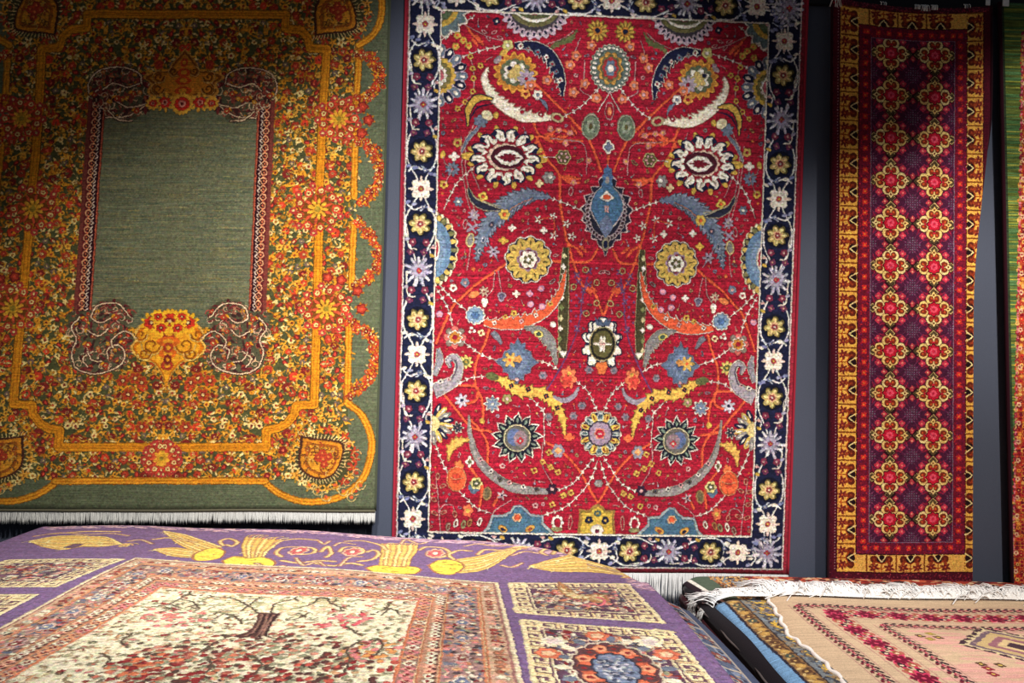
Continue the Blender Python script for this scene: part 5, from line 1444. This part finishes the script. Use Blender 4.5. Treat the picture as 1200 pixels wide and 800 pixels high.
# ------------------------------------------------------------------ the scene
rnd = random.Random(1)
def plain(name, rgb, rough=0.8, bump=0.0, scale=200.0, spec=0.2):
    m = bpy.data.materials.new(name); m.use_nodes = True
    nt = m.node_tree; b = nt.nodes['Principled BSDF']
    c = [((x / 255) / 12.92 if x <= 10 else (((x / 255) + .055) / 1.055) ** 2.4) for x in rgb]
    b.inputs['Roughness'].default_value = rough; b.inputs['Specular IOR Level'].default_value = spec
    n = nt.nodes.new('ShaderNodeTexNoise'); n.inputs['Scale'].default_value = scale; n.inputs['Detail'].default_value = 4
    tc = nt.nodes.new('ShaderNodeTexCoord'); mp = nt.nodes.new('ShaderNodeMapping'); mp.inputs['Scale'].default_value = (1, 1, 3)
    nt.links.new(tc.outputs['Object'], mp.inputs[0]); nt.links.new(mp.outputs[0], n.inputs['Vector'])
    rp = nt.nodes.new('ShaderNodeValToRGB')
    rp.color_ramp.elements[0].position = .25; rp.color_ramp.elements[0].color = (c[0] * .82, c[1] * .82, c[2] * .82, 1)
    rp.color_ramp.elements[1].position = .75; rp.color_ramp.elements[1].color = (c[0] * 1.18, c[1] * 1.18, c[2] * 1.18, 1)
    nt.links.new(n.outputs['Fac'], rp.inputs[0]); nt.links.new(rp.outputs[0], b.inputs['Base Color'])
    if bump:
        bp = nt.nodes.new('ShaderNodeBump'); bp.inputs['Strength'].default_value = bump; bp.inputs['Distance'].default_value = .003
        nt.links.new(n.outputs['Fac'], bp.inputs['Height']); nt.links.new(bp.outputs[0], b.inputs['Normal'])
    return m

def box(name, x0, y0, z0, x1, y1, z1, mat, parent=None):
    v = [(x, y, z) for z in (z0, z1) for y in (y0, y1) for x in (x0, x1)]
    f = [(0, 2, 3, 1), (4, 5, 7, 6), (0, 1, 5, 4), (2, 6, 7, 3), (0, 4, 6, 2), (1, 3, 7, 5)]
    return link(name, pyd(v, f), mat, parent, smooth=False)

M_WALL = plain('slate_wall_cloth', (72, 78, 94), .62, .5, 260, .35)
M_FLOOR = plain('dark_floor_carpet', (46, 46, 52), .9, .3, 180)
M_BLACK = plain('black_metal', (22, 22, 24), .5, 0, 60)
M_CARD = plain('white_card', (228, 228, 224), .6, 0, 30)
M_FRW = wool('white_cotton_fringe', None, (246, 245, 243), .1, 500)
M_FRC = wool('ivory_cotton_fringe', None, (230, 229, 224), .1, 500)
M_BACK = wool('dark_rug_backing', None, (30, 24, 30), .3, 300)

wl = box('wall_back', -4.2, 0.03, 0.0, 4.6, 0.12, 4.6, M_WALL); wl['kind'] = 'structure'
fl = box('floor', -4.2, -5.0, -0.06, 4.6, 0.12, 0.0, M_FLOOR); fl['kind'] = 'structure'

# ---- green and gold rug
QG = [np.array(a) for a in [(-2.1463, -0.05, 3.3399), (-0.2466, -0.05, 3.4405), (-0.26, -0.05, 0.6477), (-2.3515, -0.05, 0.619)]]
def wave(q, off, amp, f1, f2):
    def s(u, v):
        p = bilerp(q, u, v)
        w = amp * (math.sin(u * f1 + 1.3) * .6 + math.sin(u * f2 + v * 2.1) * .4) * (.25 + .75 * v)
        return (p[0], p[1] + off + w, p[2])
    return s
flipuv = lambda u, v: (u, 1 - v)
def fringe(name, parent, surf, v, n, length, mat, r, spread, u0=0.0, u1=1.0, drop=(0, 0, -1)):
    lines = []
    for k in range(n):
        u = u0 + (u1 - u0) * (k + rnd.random() * .8) / n
        p = Vector(surf(min(u, 1), v)); ln = length * rnd.uniform(.86, 1.06)
        sx, sy = rnd.gauss(0, spread), rnd.gauss(0, spread) - .002
        d = Vector(drop)
        lines.append([p + d * ln * t + Vector((sx * t, sy * t - .004, 0)) for t in (0, .35, .7, 1)])
    return strands(name, lines, r, mat, parent)

t = thing('hanging_rug', 'large green and gold floral rug with plain green centre panel hanging on the wall', 'rug', (-1.27, 0, 0.5))
m = wool('green_gold_pile', weave_green().image('green_gold_weave'))
t0 = t.location.copy()
def under(o, p):                       # keep world place when parented to an empty
    o.location = -p.location
    return o
sg0 = wave(QG, 0.0, .010, 9, 17)
def sg(u, v):
    p = sg0(u, v)
    c = .012 * math.exp(-((u - .515 + .02 * v) / .016) ** 2) * max(0, 1 - v * 1.4) + .006 * math.exp(-((u - .30) / .03) ** 2) + .005 * math.exp(-((v - .42) / .02) ** 2)
    return (p[0], p[1] - c, p[2])
under(slab('pile', 120, 90, sg, (0, -1, 0), .010, flipuv, m, t), t)
def strip(name, surf, u, mat, parent, r):
    o = tube(name, [surf(u, k / 60) for k in range(61)], r, mat, parent, 6)
    return under(o, parent)
M_GSEL = wool('green_selvedge', None, (74, 80, 62), .3, 400)
strip('selvedge', sg, 1.0, M_GSEL, t, .006); strip('selvedge', sg, 0.0, M_GSEL, t, .006)
M_KIL = wool('kilim_end', None, (92, 88, 70), .3, 400)
under(tube('kilim_band', [Vector(sg(k / 60, 1)) + Vector((0, -.006, 0)) for k in range(61)], .007, M_KIL, t, 6), t)
under(fringe('fringe', t, sg, 1.0, 900, .066, M_FRC, .0032, .003), t)

# ---- big red rug
QR = [np.array(a) for a in [(-0.176, 0.0, 3.3198), (1.8512, 0.0, 3.3376), (1.861, 0.0, 0.3342), (-0.1761, 0.0, 0.337)]]
t = thing('hanging_rug', 'big crimson rug with navy border, blossoms and curved leaves in the middle of the wall', 'rug', (.84, 0, .3))
m = wool('crimson_pile', weave_red().image('crimson_weave'))
sr = wave(QR, 0.0, .006, 8, 15)
under(slab('pile', 60, 90, sr, (0, -1, 0), .010, flipuv, m, t), t)
M_RSEL = wool('red_selvedge', None, (160, 38, 56), .3, 400)
strip('selvedge', sr, 0.0, M_RSEL, t, .007); strip('selvedge', sr, 1.0, M_RSEL, t, .007)
under(fringe('fringe', t, sr, 1.0, 560, .15, M_FRW, .0032, .006), t)

# ---- dark red runner, its right edge curled back
QU = [np.array(a) for a in [(1.9582, -0.04, 3.2742), (2.7804, -0.04, 3.2717), (2.9102, -0.04, 0.2838), (2.0612, -0.04, 0.275)]]
def su(u, v):
    W = .80
    c = min(1, max(0, (v - .10) / .42)); c = c * c * (3 - 2 * c)
    st = (800 - 92 * c) / 800
    r = .013
    x = u; back = 0.0
    if u > st:
        s = (u - st) * W
        if s < math.pi * r:
            x = st + r * math.sin(s / r) / W; back = r * (1 - math.cos(s / r))
        else:
            x = st - (s - math.pi * r) / W; back = 2 * r
    if x < .025: back += (.025 - x) / .025 * .012
    p = bilerp(QU, x, v)
    sag = -.030 * math.sin(math.pi * min(1, max(0, x))) * (1 - v) ** 8
    return (p[0], p[1] - .012 + back + .007 * math.sin(x * 9 + 1) * v, p[2] + sag)
t = thing('hanging_rug', 'narrow dark red runner with two columns of gold rosettes and a gold border', 'rug', (2.4, 0, .3))
m = wool('runner_pile', weave_runner().image('runner_weave'))
un = 90
ucut = [k / 60 * .86 for k in range(61)] + [.86 + .14 * k / 30 for k in range(1, 31)]
sun = lambda u, v: su(ucut[int(round(u * 90))], v)
under(slab('pile', 90, 110, sun, (0, -1, 0), .007, lambda u, v: (ucut[int(round(u * 90))], 1 - v), m, t), t)
M_MSEL = wool('dark_selvedge', None, (44, 8, 20), .3, 400)
strip('selvedge', su, 0.0, M_MSEL, t, .006); strip('selvedge', su, 1.0, M_MSEL, t, .006)
tuft = []
for u0, n, ln in ((.0, 9, .05), (.56, 16, .022), (.62, 12, .016), (.52, 8, .014), (.30, 5, .008), (.82, 6, .010)):
    for k in range(n):
        p = Vector(su(min(1, u0 + rnd.uniform(-.012, .03)), 0)); a = rnd.uniform(-.6, .6)
        tuft.append([p + Vector((0, -.008, .012)), p + Vector((a * .01, -.016, .004)), p + Vector((a * ln, -.016, -ln))])
under(strands('fringe', tuft, .0028, M_FRC, t), t)

# ---- green rug with red middle at the right edge
QM = [np.array(a) for a in [(2.8465, -0.015, 3.3071), (3.4806, -0.015, 3.3163), (3.7314, -0.015, 0.2833), (3.0581, -0.015, 0.2763)]]
sm_ = wave(QM, -.002, .004, 7, 13)
t = thing('hanging_rug', 'green edged rug with red middle, partly seen hanging at the far right', 'rug', (3.2, 0, .3))
m = wool('meadow_pile', weave_meadow().image('meadow_weave'))
under(slab('pile', 30, 80, sm_, (0, -1, 0), .010, flipuv, m, t), t)
strip('selvedge', sm_, 0.0, M_MSEL, t, .011)

# ---- rail and tags at the top right
rail = box('hanging_rail', 1.86, .0, 3.262, 3.6, .029, 3.40, M_BLACK)
rail['label'] = 'black rail along the wall top above the red runner'; rail['category'] = 'rail'
for (x0, x1, z0, lab) in [(2.744, 2.766, 3.27, 'small white tag at the top right corner of the red runner'), (2.833, 2.865, 3.27, 'small white tag above the green edged rug at far right')]:
    o = box('price_tag', x0, -.062, z0, x1, -.058, z0 + .06, M_CARD)
    o['label'] = lab; o['category'] = 'tag'; o['group'] = 'white tags on the rail'

# ---- left pile
def pz(y): return .6132 + .087 * (-.3 - y)
EDGE = [(-1.9, -0.26), (-1.68, -0.307), (-1.25, -0.253), (-0.858, -0.266), (-0.499, -0.3), (-0.139, -0.372), (0.247, -0.476), (0.534, -0.645), (0.77, -0.926), (0.823, -1.134)]
def yfar(x):
    return float(np.interp(x, [e[0] for e in EDGE], [e[1] for e in EDGE]))
def pile_surf(u, v, dz=0.0, xa=-1.72, xb=.846, out=0.0, R=.014, hang=.006, slope=0.0, vend=2.6):
    """u across, v from the far rim to beyond the camera; the rim rolls over with radius R and hangs a little"""
    L0 = xb - xa
    H = R * math.pi / 2 + hang
    s = -H + (L0 + 2 * H) * u
    x = min(max(xa + s, xa), xb); ox = max(0, -s) if s < 0 else max(0, s - L0); sgn = -1 if s < 0 else 1
    yf = yfar(x) + out
    q = -(R * math.pi / 2 + hang * 1.2) + v * vend
    oy = max(0, -q); y = yf - max(q, 0)
    def roll(o):
        if o < R * math.pi / 2:
            a = o / R; return R * math.sin(a), R * (1 - math.cos(a))
        return R, R + (o - R * math.pi / 2)
    a, da = roll(ox); b, db = roll(oy)
    w = .004 * math.sin(x * 7 + y * 3) + .004 * math.sin(y * 6 - x * 2)
    return (x + sgn * (a if ox else 0), y + (b if oy else 0), pz(y) + dz + w - max(da, db) - .3 * min(da, db) - slope * max(0, x - .83))
ucl = lambda n: [0, .003, .007, .012, .018, .024, .03] + [.03 + .94 * k / n for k in range(1, n)] + [.97, .976, .982, .988, .993, .997, 1]
vcl = lambda n: [.0, .004, .009, .014, .019, .024, .03, .036, .042, .05, .06] + [.06 + .94 * k / n for k in range(1, n + 1)]
t = thing('folded_rug', 'purple rug with ivory tree field and gold beasts on top of the left pile', 'rug', (-.4, -1.4, 0))
m = wool('purple_pile', weave_purple().image('purple_weave'), relief=.2)
def fine(name, us, vs, surf, nrm, th, uvf, mat, parent):
    U = lambda u: us[int(round(u * (len(us) - 1)))]
    V = lambda v: vs[int(round(v * (len(vs) - 1)))]
    return under(slab(name, len(us) - 1, len(vs) - 1, lambda u, v: surf(U(u), V(v)), nrm, th, lambda u, v: uvf(U(u), V(v)), mat, parent), parent)
pu = lambda u, v: pile_surf(u, v)
def uvp(u, v):
    p = pu(u, v)
    return ((p[0] + 1.8) / 2.76, 1 - (-.2 - p[1]) / 2.3)
fine('pile', ucl(130), vcl(110), pu, (0, 0, 1), .010, uvp, m, t)
def to_floor(o):                       # the lowest rug of a pile lies flat on the floor
    me = o.data; n = len(me.vertices)
    for i in range(n // 2, n):
        me.vertices[i].co.z = .002
labels = ['blue and rust patterned rug peeping out under the right edge of the purple rug', 'thick dark folded rug in the middle of the left pile', 'dark rug at the bottom of the left pile']
M_UND = wool('under_pile', weave_under().image('under_weave'))
for k in range(3):
    t = thing('folded_rug', labels[k], 'rug', (-.4, -1.6, 0))
    sk = lambda u, v, k=k: pile_surf(u, v, -.020 - (.06 if k else 0) - .20 * max(0, k - 1), -1.70, .985 - .02 * k, -.035 - .03 * k, .016, .02, .43)
    def uvk(u, v, sk=sk):
        p = sk(u, v)
        return ((p[0] - .6) / .6, 1 - (-.3 - p[1]) / 2.3)
    o = fine('pile', ucl(50), vcl(40), sk, (0, 0, 1), (.045, .18, .22)[k], uvk, M_UND if k == 0 else M_BACK, t)
    if k == 2: to_floor(o)
def pile_rug(label, x0, x1, y0, y1, zt, th, mat, uvf=None, group=None, nu=24, nv=40, bend=.03):
    """a folded rug as a thick slab with rounded long edges; zt(x, y) is its top"""
    t = thing('folded_rug', label, 'rug', ((x0 + x1) / 2, (y0 + y1) / 2, 0), group)
    def s(u, v):
        x = x0 + (x1 - x0) * u; y = y1 + (y0 - y1) * v
        e = min(u * (x1 - x0), (1 - u) * (x1 - x0))
        d = 0 if e > bend else bend - math.sqrt(max(0, bend * bend - (bend - e) ** 2))
        return (x, y, zt(x, y) - d * min(1, .9 * th / bend))
    uu = lambda u, v: uvf(*s(u, v)[:2]) if uvf else (u, v)
    under(slab('pile', nu, nv, s, (0, 0, 1), th, uu, mat, t), t)
    return t

# ---- right pile
def tz(y): return .3762 + .045 * (-.45 - y)
TAN0 = [(1.573, -0.425), (1.555, -0.575), (1.494, -0.875), (1.505, -0.986), (1.508, -1.106), (1.498, -1.318), (1.465, -1.499)]
def tanx(y): return float(np.interp(-y, [-e[1] for e in TAN0], [e[0] for e in TAN0]))
def uvt(x, y, h=1.5): return ((x - 1.2) / 2.1, 1 - (-.05 - y) / h)
t = thing('folded_rug', 'tan rug with dark red flower borders and white fringe on top of the right pile', 'rug', (2.3, -1.0, 0))
m = wool('tan_pile', weave_tan().image('tan_weave'), relief=.2)
def st_(u, v):
    y = -.44 - v * 1.3
    x = tanx(y) + (3.25 - tanx(y)) * u
    w = .004 * math.sin(x * 6 + y * 4) + .003 * math.sin(y * 11 - x * 3)
    e = u * 1.7
    return (x, y - .012 * math.sin(x * 3), tz(y) + w - .010 * max(0, 1 - e / .03))
under(slab('pile', 70, 60, st_, (0, 0, 1), .010, lambda u, v: uvt(*st_(u, v)[:2]), m, t), t)
M_PSEL = wool('pale_selvedge', None, (244, 236, 228), .3, 400)
under(tube('selvedge', [Vector(st_(0, k / 80)) + Vector((.006 * math.sin(k * .9), 0, .002 + .003 * math.sin(k * 1.3))) for k in range(81)], .009, M_PSEL, t, 6), t)
def shag(u0, u1, n, lo, hi, base, lift, back, lump=lambda u: 1.0):
    out = []
    for k in range(n):
        u = u0 + (u1 - u0) * (k + rnd.random()) / n
        p = Vector(base(u)); ln = rnd.uniform(lo, hi) * lump(u); a = rnd.gauss(-.25, .5)
        dx, dy = math.sin(a), math.cos(a) * back
        b = rnd.gauss(0, .35); h = rnd.uniform(.3, 1) * lift
        pts = []
        for i in range(6):
            q = i / 5
            pts.append(p + Vector((dx * ln * q + math.cos(a) * b * ln * q * q, dy * ln * q - math.sin(a) * b * ln * q * q, .006 + h * math.sin(math.pi * min(1, q * 1.15)) * .9)))
        out.append(pts)
    return out
tuftlines = shag(0, 1, 2600, .05, .165, lambda u: st_(u, 0), .050, 1.0, lambda u: .25 + .5 * abs(math.sin(u * 17 + .9)) + .55 * abs(math.sin(u * 41 + .3)) ** 2)
under(strands('fringe', tuftlines, .0042, M_FRW, t, 3, .6), t)

t = thing('folded_rug', 'rug with light blue border and brown stripe under the tan rug', 'rug', (1.6, -.9, 0))
m = wool('blue_pile', weave_blue().image('blue_weave'))
def sb_(u, v):
    y = -.45 - v * 1.3
    x0 = 1.322 + .006 * math.sin(y * 7)
    q = u * 1.6
    x = x0 + q
    d = .010 + .030 * max(0, 1 - q / .10) ** 1.6 + .10 * max(0, 1 - q / .02) ** 2 * .3
    return (x, y, tz(y) - d + .003 * math.sin(y * 9))
ub = [0, .004, .008, .012, .02, .03, .04, .05, .06, .08, .10, .13, .16, .2, .3, .5, .75, 1]
under(slab('pile', 17, 60, lambda u, v: sb_(ub[int(round(u * 17))], v), (0, 0, 1), .010, lambda u, v: uvt(*sb_(ub[int(round(u * 17))], v)[:2]), m, t), t)
bl = shag(0, .17, 170, .05, .13, lambda u: sb_(u, 0), .035, .5)
for L_ in bl:
    for i, p in enumerate(L_): L_[i] = p + Vector((-.03 * i / 5, 0, .012))
under(strands('fringe', bl, .0034, M_FRW, t, 3, .6), t)

t = thing('folded_rug', 'rust red rug with striped green edge lying behind the tan rug by the wall', 'rug', (2.2, -.5, 0))
m = wool('rust_pile', weave_rust().image('rust_weave'))
def sa_(u, v):
    y = -.075 - v * .62
    q = u * 2.2
    x = 1.285 + .05 * v + q
    e = max(0, -y - .075)
    d = .004 + .020 * min(1, e / .3) + .035 * max(0, 1 - q / .08) ** 1.8 + .03 * max(0, 1 - e / .03) ** 2 + .026 * max(0, (x - 2.2) / .9) ** 2 * max(0, 1 - e / .4)
    return (x, y, tz(y) - d + .004 * math.sin(x * 5 + y * 6))
ua = [0, .006, .012, .018, .024, .03, .037, .045, .055, .065, .08, .1, .14, .2, .3, .4, .55, .75, 1]
under(slab('pile', 18, 60, lambda u, v: sa_(ua[int(round(u * 18))], v), (0, 0, 1), .012, lambda u, v: uvt(*sa_(ua[int(round(u * 18))], v)[:2], .8), m, t), t)
names = ['black edged rug just under the blue bordered rug', 'dark maroon edged rug second below the blue bordered rug', 'black rug edge third below the blue bordered rug', 'dark brown rug edge fourth below the blue bordered rug', 'charcoal rug edge fifth below the blue bordered rug', 'black rug edge sixth below the blue bordered rug', 'lowest black rug of the right pile']
cols = [(22, 18, 24), (60, 14, 24), (26, 24, 32), (44, 26, 30), (30, 30, 36), (22, 20, 24), (20, 18, 22)]
for k in range(7):
    mm = wool('dark_backing', None, cols[k], .3, 300)
    zt = lambda x, y, k=k: tz(y) - .040 - .046 * k + .005 * math.sin(y * 5 + k * 2)
    x0 = (1.275, 1.262, 1.268, 1.245, 1.25, 1.23, 1.23)[k]
    o = pile_rug(names[k], x0, 3.3, -1.9, -.12, zt, .040, mm, None, None, 70, 40, .014)
    if k == 6: to_floor(next(c for c in o.children))
    rim = under(tube('selvedge', [Vector((x0 + .002 + .006 * math.sin(i * .7 + k), -.14 - 1.7 * i / 40, zt(x0, -.14 - 1.7 * i / 40) - .018)) for i in range(41)], .0045, wool('selvedge_thread', None, ((92, 84, 82), (40, 34, 40), (110, 96, 84))[k % 3], .2, 300), o, 6), o)
    if k < 2:
        fl_ = []
        for _ in range(46):
            y = rnd.choice([-.30, -.36, -.47][k:]) + rnd.gauss(0, .016); x = x0
            p = Vector((x - .004, y, zt(x, y) - .008)); ln = rnd.uniform(.03, .07)
            fl_.append([p, p + Vector((-.012, rnd.gauss(0, .01), -ln * .5)), p + Vector((-.016 + rnd.gauss(0, .006), rnd.gauss(0, .014), -ln))])
        under(strands('fringe', fl_, .0026, M_FRC, o, 3), o)
